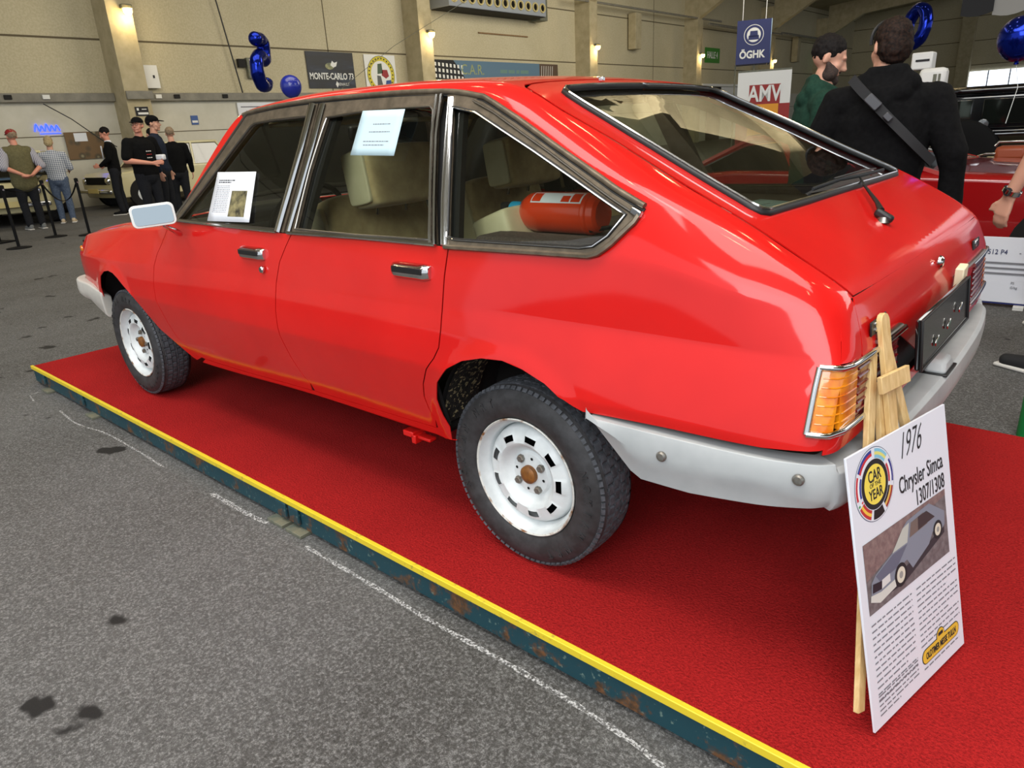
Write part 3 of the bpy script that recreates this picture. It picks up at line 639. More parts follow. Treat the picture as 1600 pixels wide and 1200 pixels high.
# ---- wheels
M['tyre'] = noisy('tyre_rubber', (38, 37, 38), (56, 55, 57), 30, .62, bs=.05)
M['tread'] = noisy('tyre_tread_rubber', (56, 58, 62), (84, 86, 92), 60, .7)
M['rim'] = noisy('white_wheel_paint', (198, 203, 204), (222, 226, 226), 9, .42)
M['rust'] = noisy('rusty_rim_edge', (206, 206, 200), (128, 84, 44), 24, .6, .50, .66, detail=8)
M['cap_rust'] = noisy('rusty_hub_cap', (150, 96, 40), (104, 66, 36), 30, .5, metal=.3)
TR = .2813
def make_wheel():
    w = thing('wheel', '', ''); del w['label'], w['category']
    # tyre: outer face at y=0 plane (rim flange), -y is outwards; built for the near side
    W_ = .165; c0 = .005      # sidewall bulges beyond flange by c0
    prof = [(.176, .012), (.179, .004), (.186, -.004), (.205, -.012), (.228, -.016), (.246, -.013), (.262, -.004), (.272, .006), (.2775, .016)]
    prof_t = [(r, y) for r, y in prof]
    inner = [(.2775, .128), (.272, .138), (.262, .148), (.246, .157), (.228, .160), (.205, .156), (.186, .148), (.176, .136)]
    bm = bmesh.new(); add_lathe(bm, prof_t, 'y', 96); bmobj('tyre', bm, M['tyre'], w, 60)
    bm = bmesh.new(); add_lathe(bm, inner, 'y', 96); bmobj('tyre_inner_wall', bm, M['tyre'], w, 60)
    n = 336; cols = []; ys = []
    y0, y1 = .010, .134; bands = [(.010, .022), (.0245, .044), (.0475, .066), (.0695, .078), (.0815, .100), (.1035, .121), (.124, .134)]
    prev = None; bm = bmesh.new(); rings = []
    seq = []
    for bi, (a, b) in enumerate(bands):
        seq += [(a, bi, 1), (b, bi, 1)]
        if bi < len(bands)-1: seq += [(b+.0004, bi, 0), (bands[bi+1][0]-.0004, bi, 0)]
    for y, bi, up in seq:
        yy = (y-.072)/.062; base = TR-.0065*abs(yy)**3-.0005; ring = []
        for k in range(n):
            a = 2*PI*k/n; r = base-(0 if up else .007)
            per = 8 if bi in (0, 6) else 6; ph = (bi*3) % per
            if up and ((k+ph+(int(y*500) % 2)) % per) == 0: r -= .005
            ring.append(bm.verts.new((r*math.cos(a), y, r*math.sin(a))))
        rings.append(ring)
    for a, b in zip(rings, rings[1:]):
        for k in range(n): bm.faces.new((a[k], a[(k+1) % n], b[(k+1) % n], b[k]))
    bmesh.ops.recalc_face_normals(bm, faces=bm.faces)
    me = bpy.data.meshes.new('tread'); bm.to_mesh(me); bm.free(); t = link('tread', me, M['tread'], w); sharp(me, 12)
    # shoulder blocks
    bm = bmesh.new()
    for k in range(84):
        a = 2*PI*k/84; rot = Matrix.Rotation(-a, 3, 'Y')
        add_box(bm, rot @ V((.2695, .0035, 0)), (.011, .012, .0145), rot @ Matrix.Rotation(.75, 3, 'Z'))
    bmobj('shoulder_blocks', bm, M['tread'], w, 20)
    for word, a0 in (('NOKIAN NRT', 200), ('NOKIAN NRT', 20)):
        for i, ch in enumerate(word):
            if ch == ' ': continue
            a = math.radians(a0-i*9.5); d = V((math.cos(a), 0, math.sin(a)))
            text('sidewall_letter', ch, .034, M['tyre'], w, frm(d*.233+V((0, -.0158, 0)), (d.z, 0, -d.x), d), .0012, .8, bold=.001)
    # rim
    bm = bmesh.new(); add_lathe(bm, [(.176, .006), (.1805, .000), (.1815, -.004), (.179, -.0065), (.1745, -.003)], 'y', 96); bmobj('rim_flange', bm, M['rust'], w, 50)
    bm = bmesh.new(); add_lathe(bm, [(.1745, -.003), (.1715, .006), (.1675, .020), (.161, .026), (.157, .034), (.154, .055), (.153, .12)], 'y', 96); bmobj('rim_barrel', bm, M['rim'], w, 50)
    ns = 9; n = 180; prf = [(.154, .052), (.1515, .040), (.148, .030), (.1435, .0225), (.136, .0165), (.1275, .0130), (.1095, .0095), (.102, .0095), (.097, .0125), (.090, .021), (.084, .030), (.073, .038), (.069, .040), (.066, .036), (.062, .0315), (.044, .030), (.030, .0295), (.024, .029)]
    bm = bmesh.new(); rings = []
    for (r, y) in prf:
        ring = []
        for k in range(n):
            a = 2*PI*(k+.5)/n; ph = math.cos(ns*a); yy = y
            if .103 < r < .142: yy = y-.0045*max(0, ph)**.6*(1-abs((r-.121)/.022)) if ph > 0 else y+.002
            ring.append(bm.verts.new((r*math.cos(a), yy, r*math.sin(a))))
        rings.append(ring)
    for j, (a, b) in enumerate(zip(rings, rings[1:])):
        for k in range(n):
            am = 2*PI*(k+1)/n
            if j == 5 and math.cos(ns*am) > .25: continue
            bm.faces.new((a[k], a[(k+1) % n], b[(k+1) % n], b[k]))
    bmobj('wheel_disc', bm, M['rim'], w, 40)
    lathe('brake_drum', [(.145, .075), (.05, .072)], M['matte_black'], w, 'y', 32)
    cp = lathe('hub_cap', [(0, .010), (.012, .0105), (.022, .0125), (.027, .017), (.028, .031)], M['cap_rust'], w, 'y', 32, cap=False)
    for i in range(4):
        a = math.radians(35+90*i)
        b = lathe('wheel_bolt', [(0, .018), (.007, .018), (.009, .021), (.009, .032)], M['bolt'], w, 'y', 6, cap=False, ang=20); b.location = (.052*math.cos(a), 0, .052*math.sin(a)); b.scale = (1.35, 1, 1.35)
        a += PI/4; b = lathe('vent_hole', [(0, .0285), (.0045, .0285)], M['matte_black'], w, 'y', 12, cap=False); b.location = (.050*math.cos(a), 0, .050*math.sin(a))
    return w
wheel = make_wheel(); wheel.parent = CAR
wheel.location = (0, -.775, TR); wheel.rotation_euler = (0, 0, 0)
w2 = tree_copy(wheel, CAR); w2.location = (-2.604, -.787, TR); w2.rotation_euler = (0, .7, 0)
w3 = tree_copy(wheel, CAR); w3.location = (0, .775, TR); w3.rotation_euler = (0, 0, PI)
w4 = tree_copy(wheel, CAR); w4.location = (-2.604, .787, TR); w4.rotation_euler = (0, 0, PI)
# ---- door mirror (near side)
mr = bmesh.new()
def rrect(w, h, r, n=4):
    P = []
    for cx, cy, a0 in ((w/2-r, h/2-r, 0), (-w/2+r, h/2-r, 90), (-w/2+r, -h/2+r, 180), (w/2-r, -h/2+r, 270)):
        P += [(cx+r*math.cos(math.radians(a0+90*i/n)), cy+r*math.sin(math.radians(a0+90*i/n))) for i in range(n+1)]
    return P
MF = frm((-1.72, -.93, .978), (.40, .915, .05), (-.06, .02, 1))
mh = prism('door_mirror', rrect(.160, .086, .02), -.035, M['chrome'], CAR, MF, bevel=.006)
prism('mirror_frame', rrect(.160, .086, .02), .004, M['white'], mh, MF, bevel=.002)
M['mirror'] = mat('mirror_glass', (190, 200, 205), .02, metal=1)
prism('mirror_glass', rrect(.142, .068, .014), .003, M['mirror'], mh, MF @ Matrix.Translation((0, 0, .0035)))
tube('mirror_stem', [(-1.715, -.90, .935), (-1.72, -.865, .912), (-1.745, -.835, .895), (-1.76, -.822, .889)], [.006, .010, .013, .011], M['chrome'], mh, 10)
# ---- interior
def cushion(name, c, s, m, par, rot=None, lv=2, crease=0):
    bm = bmesh.new(); bmesh.ops.create_cube(bm, size=1); bmesh.ops.bevel(bm, geom=bm.edges[:], offset=.14, segments=2, affect='EDGES', profile=.6)
    for v in bm.verts:
        v.co = V((v.co.x*s[0], v.co.y*s[1], v.co.z*s[2]))
        if rot is not None: v.co = rot @ v.co
    o = bmobj(name, bm, m, par, 60); o.location = c
    q = o.modifiers.new('sub', 'SUBSURF'); q.levels = lv; q.render_levels = lv; return o
def seat(y, par):
    st = cushion('front_seat', (-1.02, y, .75), (.16, .50, .56), M['velour'], par, Matrix.Rotation(-.28, 3, 'Y'))
    cushion('seat_squab', (-.22, 0, -.30), (.52, .50, .16), M['velour'], st)
    hr = cushion('headrest', (.115, 0, .335), (.15, .345, .215), M['velour'], st, Matrix.Rotation(-.16, 3, 'Y'))
    for sy in (-1, 1): cushion('seat_side', (-.012, sy*.245, 0), (.12, .03, .48), M['velour_side'], st, Matrix.Rotation(-.28, 3, 'Y')); cushion('headrest_side', (-.01, sy*.165, -.0), (.125, .03, .185), M['velour_side'], hr, Matrix.Rotation(-.16, 3, 'Y'))
    for sy in (-1, 1): tube('headrest_post', [(.07, sy*.07, .2), (.09, sy*.07, .3)], .007, M['chrome'], st)
    return st
seat(-.37, CAR); seat(.37, CAR)
rs = cushion('rear_seat', (-.22, 0, .76), (.14, 1.04, .40), M['velour'], CAR, Matrix.Rotation(-.30, 3, 'Y'))
cushion('rear_seat_squab', (-.26, 0, -.26), (.5, 1.0, .16), M['velour'], rs)
cushion('seat_bolster', (.015, -.50, .175), (.15, .26, .13), M['velour_side'], rs, Matrix.Rotation(-.35, 3, 'Y'))
box('parcel_shelf', (.20, 0, .925), (.62, 1.22, .025), M['brown'], CAR, None, .006)
for s in (-1, 1): box('shelf_support', (.10, s*.665, .925), (.56, .12, .055), M['brown'], CAR, None, .012)
dsh = box('dashboard', (-1.86, 0, .80), (.34, 1.42, .24), M['dash'], CAR, None, .05, seg=3)
box('instrument_hood', (.06, -.36, .13), (.22, .42, .08), M['dash'], dsh, None, .03)
bm = bmesh.new(); add_tube(bm, [(0, .185*math.cos(a), .185*math.sin(a)) for a in np.linspace(0, 2*PI, 33)[:-1]], .012, 8, True)
add_tube(bm, [(.0, -.18, 0), (-.02, 0, 0), (0, .18, 0)], .012, 6); add_tube(bm, [(0, 0, -.18), (-.02, 0, 0)], .012, 6); add_tube(bm, [(-.02, 0, 0), (-.2, 0, -.02)], .02, 8)
stw = bmobj('steering_wheel', bm, M['matte_black'], CAR, 50); stw.location = (-1.52, -.37, .88); stw.rotation_euler = (0, .45, 0)
box('inside_mirror', (-1.50, 0, 1.24), (.03, .22, .06), M['black'], CAR, None, .01)
for s in (-1, 1): box('sun_visor', (-1.40, s*.33, 1.285), (.14, .38, .018), M['headliner'], CAR, None, .006)
# things lying in or taped to the car
ext = thing('fire_extinguisher', 'orange-red fire extinguisher lying on the rear shelf behind the side window', 'fire extinguisher', (-.02, -.52, .995), .02)
M['ext_red'] = mat('extinguisher_red', (222, 62, 22), .3, coat=.6)
lathe('cylinder', [(0, -.145), (.02, -.144), (.04, -.132), (.052, -.112), (.056, -.09), (.056, .08), (.056, .098), (.052, .102), (.052, .105), (.049, .12), (.04, .128), (0, .128)], M['ext_red'], ext, 'x', 40, cap=False)
lathe('base_ring', [(.0565, .085), (.058, .09), (.0565, .095)], M['ext_red'], ext, 'x', 40, cap=False)
M['ext_blue'] = mat('blue_plastic', (40, 150, 190), .4)
lathe('collar', [(.018, -.15), (.026, -.152), (.028, -.165), (.028, -.185), (.02, -.19), (0, -.19)], M['ext_blue'], ext, 'x', 24, cap=False)
box('valve', (-.20, 0, .005), (.05, .03, .04), M['black'], ext, None, .006)
def label_arc(x0, x1, a0, a1, r, m, name):
    bm = bmesh.new(); n = 10; R = []
    for i in range(n+1):
        a = math.radians(a0+(a1-a0)*i/n); R.append([bm.verts.new((x, -r*math.cos(a), r*math.sin(a))) for x in (x0, x1)])
    for a, b in zip(R, R[1:]): bm.faces.new((a[0], a[1], b[1], b[0]))
    return bmobj(name, bm, m, ext)
label_arc(-.085, .085, 34, 76, .0566, M['white_paper'], 'label')
label_arc(-.082, -.052, 38, 72, .0569, M['ext_red'], 'label_panel'); label_arc(.018, .045, 38, 60, .0569, M['ext_red'], 'label_panel'); label_arc(.05, .080, 38, 72, .0569, M['ext_red'], 'label_panel')
tube('hose', [(.10, -.03, -.04), (.14, .0, -.035), (.16, .05, -.04)], .006, M['black'], ext)
def sheet(name, corners, m, label, cat, lines=(), thick=.0006):
    a, b, c_, d = [V(p) for p in corners]; bm = bmesh.new(); n = 6; G = []   # TL TR BR BL
    for i in range(n+1):
        v = i/n; l = a.lerp(d, v); r = b.lerp(c_, v); G.append([bm.verts.new(l.lerp(r, j/n)) for j in range(n+1)])
    for i in range(n):
        for j in range(n): bm.faces.new((G[i][j], G[i+1][j], G[i+1][j+1], G[i][j+1]))
    o = bmobj(name, bm, m); q = o.modifiers.new('t', 'SOLIDIFY'); q.thickness = thick; q.offset = 0; tag(o, label, cat)
    nrm = (b-a).cross(d-a).normalized(); 
    if nrm.y > 0 and abs(nrm.y) > .3: nrm = -nrm
    if abs(nrm.z) > .8 and nrm.z < 0: nrm = -nrm
    return o, lambda u, v: a.lerp(b, u).lerp(d.lerp(c_, u), v)+nrm*(thick*.5+.0004)
def print_lines(name, f, rows, m, par, seed=1, h=.012, aspect=.7):
    """rows of short strokes standing in for print too small to read: (v, u0, u1)"""
    rnd = random.Random(seed); bm = bmesh.new()
    for v, u0, u1 in rows:
        u = u0
        while u < u1:
            w_ = min(rnd.uniform(.02, .07), u1-u)
            q = [f(u, v), f(u, v+h), f(u+w_, v+h), f(u+w_, v)]; bm.faces.new([bm.verts.new(p) for p in q]); u += w_+.012
    return bmobj(name, bm, m, par)
def winp(x, z, off=.012): return (x, -(.79-.45*(z-.93)+off), z)
o, f = sheet('paper_sheet', [winp(-.706, 1.300, .02), winp(-.503, 1.294, .02), winp(-.512, 1.166, .016), winp(-.726, 1.171, .016)], M['paper'], 'pale blue paper sheet taped over the rear side window', 'paper')
print_lines('print', f, [(.30, .35, .75), (.47, .30, .78), (.68, .22, .80), (.76, .24, .72)], M['grey_ink'], o, 3, .02)
o, f = sheet('info_sheet', [winp(-1.587, 1.122, -.002), winp(-1.300, 1.123, -.002), winp(-1.270, .950, 0), winp(-1.585, .943, 0)], M['white_paper'], 'white printed sheet with a photograph inside the front side window', 'paper')
print_lines('print', f, [(.16, .10, .52), (.20, .10, .42)], M['ink'], o, 3, .022)
print_lines('print', f, [(.28+.035*i, .08, .42) for i in range(16)], M['grey_ink'], o, 4, .012)
M['photo_dark'] = noisy('photo_print', (40, 40, 36), (150, 140, 100), 26, .4)
prq = bmesh.new(); prq.faces.new([prq.verts.new(f(u, v)) for u, v in ((.48, .38), (.48, .90), (.86, .90), (.86, .38))]); bmobj('photo', prq, M['photo_dark'], o)
o, f = sheet('paper_sheet', [(.15, -.02, .945), (.20, .31, .950), (.44, .27, .942), (.42, -.05, .943)], M['paper'], 'pale blue paper lying flat on the shelf under the tailgate glass', 'paper')
print_lines('print', f, [(.3, .2, .8), (.5, .2, .7)], M['grey_ink'], o, 5, .02)

# ------------------------------------------------------------ platform
PLX0, PLX1, PY0, PY1, FZ = -3.81, 3.2, -1.0, 1.0, -.115
M['carpet'] = noisy('red_carpet', (150, 12, 16), (186, 24, 26), 150, .95, .38, .62, bs=1.0, bd=.01, detail=4, spec=.1)
_m = M['carpet']; big = noise(_m, 1.6, 4); pile = noise(_m, 150, 5, .75)
setcol(_m, mix(_m, .5, ramp(_m, pile, [(.36, (112, 16, 18)), (.64, (206, 46, 44))]), ramp(_m, big, [(.3, (150, 24, 26)), (.7, (180, 33, 34))])))
M['steel_teal'] = mat('worn_teal_steel', (22, 66, 74), .55)
_m = M['steel_teal']; n1 = noise(_m, 7, 8, .7); n2 = noise(_m, 60, 4)
setcol(_m, mix(_m, ramp(_m, n1, [(.52, (0, 0, 0)), (.60, (255, 255, 255))]), mix(_m, ramp(_m, n2, [(.62, (0, 0, 0)), (.70, (255, 255, 255))]), (20, 62, 72), (96, 118, 112)), ramp(_m, n2, [(.35, (64, 48, 34)), (.65, (112, 74, 44))])))
M['yellow'] = noisy('worn_yellow_edge', (226, 198, 44), (150, 134, 60), 40, .5, .6, .75)
P = thing('show_platform', 'low steel stage with red carpet, yellow edge and teal rusty side', 'platform', (0, 0, FZ))
def pb(name, x0, x1, y0, y1, z0, z1, m, bev=.002): return box(name, ((x0+x1)/2, (y0+y1)/2, (z0+z1)/2-FZ), (x1-x0, y1-y0, z1-z0), m, P, None, bev)
cp_ = bmesh.new()
pb('carpet', PLX0+.012, PLX1, PY0+.014, PY1, -.012, 0, M['carpet'])
pb('deck', PLX0+.01, PLX1, PY0+.02, PY1-.01, -.03, -.0125, M['matte_black'])
pb('yellow_edge', PLX0, PLX1, PY0-.002, PY0+.0135, -.020, .0015, M['yellow'])
pb('side_beam', PLX0, PLX1, PY0+.008, PY0+.03, -.100, -.0205, M['steel_teal'])
pb('side_beam', PLX0, PLX1, PY1-.03, PY1-.008, -.100, -.0205, M['steel_teal'])
pb('end_beam', PLX0, PLX0+.03, PY0+.03, PY1-.03, -.100, -.0205, M['steel_teal'])
for x in (-3.62, -3.0, -1.0, -.92, .95, 3.0):
    pb('joint_plate', x-.03, x+.03, PY0-.004, PY0+.0075, -.085, -.022, M['steel_teal'], .003)
M['foot_steel'] = noisy('foot_steel', (84, 92, 84), (120, 116, 96), 20, .6)
for x in (-3.55, -2.85, -1.02, -.90, 1.0, 3.0):
    pb('foot_bracket', x-.05, x+.05, PY0-.03, PY0+.05, FZ, FZ+.014, M['foot_steel']); pb('foot_bracket', x-.006, x+.006, PY0, PY0+.05, FZ, -.10, M['foot_steel'])
for i in range(8):
    x = PLX0+.2+i*.9; pb('under_foot', x-.04, x+.04, PY0+.12, PY1-.12, FZ, -.03, M['matte_black'])

# ------------------------------------------------------------ easel and information board
bO = V((.981, -.836, .013)); 
bc = [(.853, -.801, .592), (.941, -.391, .588), (1.069, -.425, .009), (.981, -.836, .013)]
br = (V(bc[2])-V(bc[3])).normalized(); bu = (V(bc[0])-V(bc[3])).normalized(); bn = br.cross(bu).normalized()
def BF(a, b, off): return frm(bO+br*a+bu*b+bn*off, br, bu)
BW, BH = .42, .594
M['board'] = mat('white_board', (222, 224, 233), .55)
bd = prism('info_board', [(0, 0), (BW, 0), (BW, BH), (0, BH)], .005, M['board'], None, BF(0, 0, -.005), bevel=.0008)
tag(bd, 'white information board about a 1976 car leaning on the wooden easel', 'information board')
T0 = lambda a, b: BF(a, b, .0006)
text('heading_year', '1976', .082, M['ink'], bd, T0(.245, .553), .0003, .60, shear=.5, bold=-.0011)
text('heading', 'Chrysler Simca', .052, M['ink'], bd, T0(.285, .472), .0003, .63, bold=.0003)
text('heading', '1307/1308', .050, M['ink'], bd, T0(.318, .424), .0003, .64, bold=.0003)
def disc(name, cx, cy, r, m, off, n=48, r0=0, a0=0, a1=360, par=None):
    bm = bmesh.new(); k = max(3, int(n*(a1-a0)/360)); A = [math.radians(a0+(a1-a0)*i/k) for i in range(k+1)]; F = BF(cx, cy, off)
    o_ = [bm.verts.new(F @ V((r*math.cos(a), r*math.sin(a), 0))) for a in A]
    i_ = [bm.verts.new(F @ V((r0*math.cos(a), r0*math.sin(a), 0))) for a in A]
    for j in range(k):
        bm.faces.new((o_[j], o_[j+1], i_[j+1], i_[j])) if r0 > 0 else bm.faces.new((o_[j], o_[j+1], i_[j]))
    return bmobj(name, bm, m, par or bd)
def flat(name, c1, r=.6): 
    k = 'f_%d_%d_%d' % c1
    if k not in M: M[k] = mat('print_%s' % name, c1, r)
    return M[k]
bx_, by_ = .092, .512
disc('emblem_ring', bx_, by_, .077, flat('steel', (70, 84, 110)), .0004); disc('emblem_ring', bx_, by_, .0755, M['board'], .0007)
flags = [((196, 40, 50), (235, 235, 240), (40, 60, 140), 150, 195), ((40, 60, 140), (196, 40, 50), (225, 225, 235), 90, 148, ), ((130, 190, 215), (220, 215, 120), (130, 190, 215), 38, 84), ((40, 50, 130), (235, 235, 240), (190, 50, 60), -14, 32), ((150, 40, 34), (225, 180, 90), (20, 20, 20), -62, -18), ((20, 20, 22), (20, 20, 22), (20, 20, 22), -106, -66), ((186, 50, 50), (236, 190, 70), (186, 50, 50), -154, -110), ((60, 150, 90), (235, 235, 240), (200, 40, 50), 199, 203+4)]
for c1, c2, c3, a0, a1 in flags:
    for i, cc in enumerate((c1, c2, c3)): disc('flag', bx_, by_, .073-.0065*i, flat('flag', cc), .0010, r0=.0665-.0065*i, a0=a0+2, a1=a1-2)
disc('emblem_disc', bx_, by_, .052, M['ink'], .0010); disc('emblem_disc', bx_, by_, .0415, flat('yellow', (238, 214, 84)), .0013)
text('emblem_text', 'CAR', .034, M['ink'], bd, BF(bx_, by_+.018, .0017), .0002, .75, bold=.0004); text('emblem_text', 'OF THE', .013, M['ink'], bd, BF(bx_, by_, .0017), .0002, 1)
text('emblem_text', 'YEAR', .030, M['ink'], bd, BF(bx_, by_-.020, .0017), .0002, .75, bold=.0004)
def bquad(name, a0, b0, a1, b1, m, off=.0006, par=None, poly=None):
    bm = bmesh.new(); P4 = poly or [(a0, b0), (a1, b0), (a1, b1), (a0, b1)]; F = BF(0, 0, off); bm.faces.new([bm.verts.new(F @ V((x, y, 0))) for x, y in P4]); return bmobj(name, bm, m, par or bd)
# photo of the silver car
M['cobble'] = noisy('photo_cobbles', (92, 88, 90), (122, 118, 120), 60, .5); M['photo_brick'] = noisy('photo_brick', (112, 92, 92), (140, 120, 116), 70, .5)
bquad('photo', .025, .251, .384, .404, M['cobble'])
bquad('photo_wall', 0, 0, 0, 0, M['photo_brick'], .0009, poly=[(.025, .404), (.384, .404), (.384, .39), (.22, .372), (.12, .345), (.025, .325)])
PX = lambda u, v: (.025+.359*u, .251+.153*v)
def pp(name, pts, c1, off): bquad(name, 0, 0, 0, 0, flat('photo', c1), off, poly=[PX(*p) for p in pts])
pp('photo_shadow', [(.10, .12), (.40, .08), (.95, .36), (.95, .45), (.3, .25)], (48, 48, 54), .0011)
pp('photo_car', [(.03, .20), (.05, .42), (.10, .50), (.30, .62), (.44, .86), (.50, .92), (.78, .95), (.97, .68), (.96, .48), (.88, .40), (.80, .50), (.74, .36), (.52, .20), (.46, .38), (.38, .36), (.30, .14), (.10, .12)], (128, 134, 148), .0013)
pp('photo_car', [(.30, .62), (.44, .86), (.52, .88), (.48, .62)], (186, 188, 180), .0015)
pp('photo_car', [(.51, .66), (.54, .86), (.70, .88), (.74, .68)], (112, 98, 92), .0015); pp('photo_car', [(.62, .68), (.63, .87), (.74, .87), (.84, .70)], (58, 50, 52), .0016)
pp('photo_car', [(.10, .48), (.30, .60), (.48, .60), (.34, .38), (.14, .36)], (98, 102, 120), .0015)
pp('photo_car', [(.02, .18), (.03, .26), (.14, .22), (.30, .24), (.31, .13), (.12, .08)], (206, 206, 200), .0017); pp('photo_car', [(.05, .28), (.06, .40), (.16, .36), (.15, .25)], (30, 32, 42), .0017); pp('photo_car', [(.15, .25), (.16, .37), (.25, .38), (.25, .27)], (212, 210, 208), .0018)
def pwheel(u, v, r):
    a, b = PX(u, v); disc('photo_wheel', a, b, r, M['ink'], .0019); disc('photo_wheel', a, b, r*.68, flat('w', (214, 208, 190)), .0021); disc('photo_wheel', a, b, r*.3, flat('w2', (150, 150, 145)), .0023)
pwheel(.37, .24, .026); pwheel(.86, .48, .021)
fb = lambda u, v: BF(0, 0, .0006) @ V((BW*u, BH*(1-v), 0))
rows = [(.615+.0235*i, .065, .47-.1*(i == 10)-.0*(i)) for i in range(13)]+[(.955-.018*i, .065, .47-.2*(i == 0)) for i in range(5)]
print_lines('print', fb, rows, M['grey_ink'], bd, 9, .0055)
print_lines('print', fb, [(.615+.0235*i, .52, .97-.12*(i % 4 == 3)) for i in range(11)], M['grey_ink'], bd, 10, .0055)
print_lines('print', fb, [(.945, .53, .94)], M['grey_ink'], bd, 11, .006)
def pill(cx, cy, w, h, m, off):
    r = h/2; P_ = [(cx+w/2-r+r*math.cos(a), cy+r*math.sin(a)) for a in np.linspace(-PI/2, PI/2, 9)]+[(cx-w/2+r+r*math.cos(a), cy+r*math.sin(a)) for a in np.linspace(PI/2, 3*PI/2, 9)]; bquad('logo_plate', 0, 0, 0, 0, m, off, poly=P_)
pill(.307, .058, .182, .036, M['ink'], .0006); pill(.307, .058, .177, .032, flat('gold', (226, 184, 58)), .0009)
disc('logo_plate', .307, .076, .020, M['ink'], .0006); disc('logo_plate', .307, .076, .018, flat('gold', (226, 184, 58)), .0010)
text('logo_text', 'OLDTIMER MESSE TULLN', .022, M['ink'], bd, BF(.307, .057, .0014), .0002, .60, bold=.0004)
bquad('logo_car', .296, .078, .318, .086, M['ink'], .0014)
# easel
M['pine'] = noisy('pine_wood', (206, 172, 112), (226, 196, 142), 16, .6)
_m = M['pine']; setcol(_m, ramp(_m, noise(_m, 10, 5, .6, sc=(9, 9, .7)), [(.3, (198, 160, 100)), (.7, (228, 198, 144))]))
es = thing('wooden_easel', 'pine tripod easel holding the white information board at the car tail', 'easel', (.93, -.62, 0)); eo = V(es.location)
def slat(name, a0, b0, a1, b1, w, off, th=.012):
    p0 = bO+br*a0+bu*b0-bn*off-eo; p1 = bO+br*a1+bu*b1-bn*off-eo; d = (p1-p0); L = d.length; y = d.normalized(); x = (br-y*br.dot(y)).normalized()
    P_ = [(-w/2, 0), (w/2, 0), (w/2, L-w/2)]+[(w/2*math.cos(t), L-w/2+w/2*math.sin(t)) for t in np.linspace(.3, PI-.3, 5)]+[(-w/2, L-w/2)]
    return prism(name, P_, -th, M['pine'], es, frm(p0, x, y), bevel=.0015)
slat('mast', .196, .22, .208, .842, .034, .006); slat('leg', -.01, .045, .178, .775, .026, .0185); slat('leg', .43, .045, .232, .775, .026, .0185)
slat('mast_slider', .176, .55, .190, .70, .02, .0185)
def bar(name, a0, a1, b, w, off, th): 
    p0 = bO+br*a0+bu*b-bn*off-eo; return prism(name, [(0, -w/2), (a1-a0, -w/2), (a1-a0, w/2), (0, w/2)], -th, M['pine'], es, frm(p0, br, bu), bevel=.0015)
bar('clamp_bar', .146, .264, .702, .036, -.006, .010); bar('ledge_bar', .02, .40, .10, .03, .006, .012)
CHALK_LINES = [([(-.80, -1.045), (-.42, -1.045), (-.16, -1.05), (.24, -1.045), (.54, -1.06), (.72, -1.10)], .015, 'long white chalk line on the asphalt along the near half of the platform'),
 ([(-1.46, -1.05), (-1.2, -1.05), (-1.05, -1.04)], .020, 'short bright chalk dash on the asphalt beside the middle platform joint'),
 ([(-3.12, -1.085), (-2.81, -1.10), (-2.54, -1.06), (-2.17, -1.055), (-1.88, -1.06)], .010, 'curved thin chalk line on the asphalt near the front wheel'),
 ([(-3.60, -1.12), (-3.58, -1.02)], .009, 'small chalk corner mark at the far end of the platform'),
 ([(-3.44, -1.12), (-3.57, -1.10)], .008, 'tiny chalk tick just outside the far platform corner')]
BAL1, BAL2 = (-9.69, 4.99, 2.06), (.416, 3.822, 1.60)
CUBE = dict(c=(-6.75, 16.35, 2.87), rz=math.radians(24), w=.78, h=.97)
AMV = dict(loc=(-4.13, 10.82, FZ), rz=math.radians(22), w=.88)
FLAGS = [(-.88, 9.69, 2.30), (-.54, 9.80, 2.28)]; FLAGRZ = math.radians(12); FLAGW = .36
VC = dict(loc=(.56, 8.35, FZ), rz=math.radians(4)); SEAT = (.17, 6.45, FZ)
# ------------------------------------------------------------ exhibition hall
WX, BY = -19.4, 66.0
M['asphalt'] = mat('asphalt_floor', (98, 96, 92), .72, spec=.35); _m = M['asphalt']
fine = noise(_m, 130, 5, .8); mid = noise(_m, 22, 6, .7); bigs = noise(_m, 1.1, 5, .6, sc=(1, .35, 1)); spots = noise(_m, 4.2, 3, .45)
col = ramp(_m, fine, [(.34, (24, 24, 24)), (.5, (84, 84, 84)), (.66, (174, 174, 174))])
col = mix(_m, .25, col, ramp(_m, mid, [(.3, (46, 44, 41)), (.7, (98, 97, 95))]))
col = mix(_m, .28, col, ramp(_m, bigs, [(.35, (54, 49, 41)), (.65, (104, 103, 102))]))
col = mix(_m, ramp(_m, spots, [(.285, (255, 255, 255)), (.315, (0, 0, 0))]), col, (30, 29, 29))
setcol(_m, col); bump(_m, fine, .5, .004)
fl = box('floor', (5, 28, FZ-.05), (50, 80, .1), M['asphalt'], bevel=0); struct(fl)
M['chalk'] = mat('chalk_line', (205, 205, 205), .9); _m = M['chalk']
_n = noise(_m, 130, 4, .7); _nt = _m.node_tree; _t = nd(_m, 'ShaderNodeBsdfTransparent'); _x = nd(_m, 'ShaderNodeMixShader')
_o = [q for q in _nt.nodes if q.type == 'OUTPUT_MATERIAL'][0]; _c = ramp(_m, _n, [(.45, (0, 0, 0)), (.58, (235, 235, 235))])
lk(_m, _c, _x.inputs[0]); lk(_m, _t.outputs[0], _x.inputs[1]); lk(_m, _nt.nodes['Principled BSDF'].outputs[0], _x.inputs[2]); lk(_m, _x.outputs[0], _o.inputs[0])
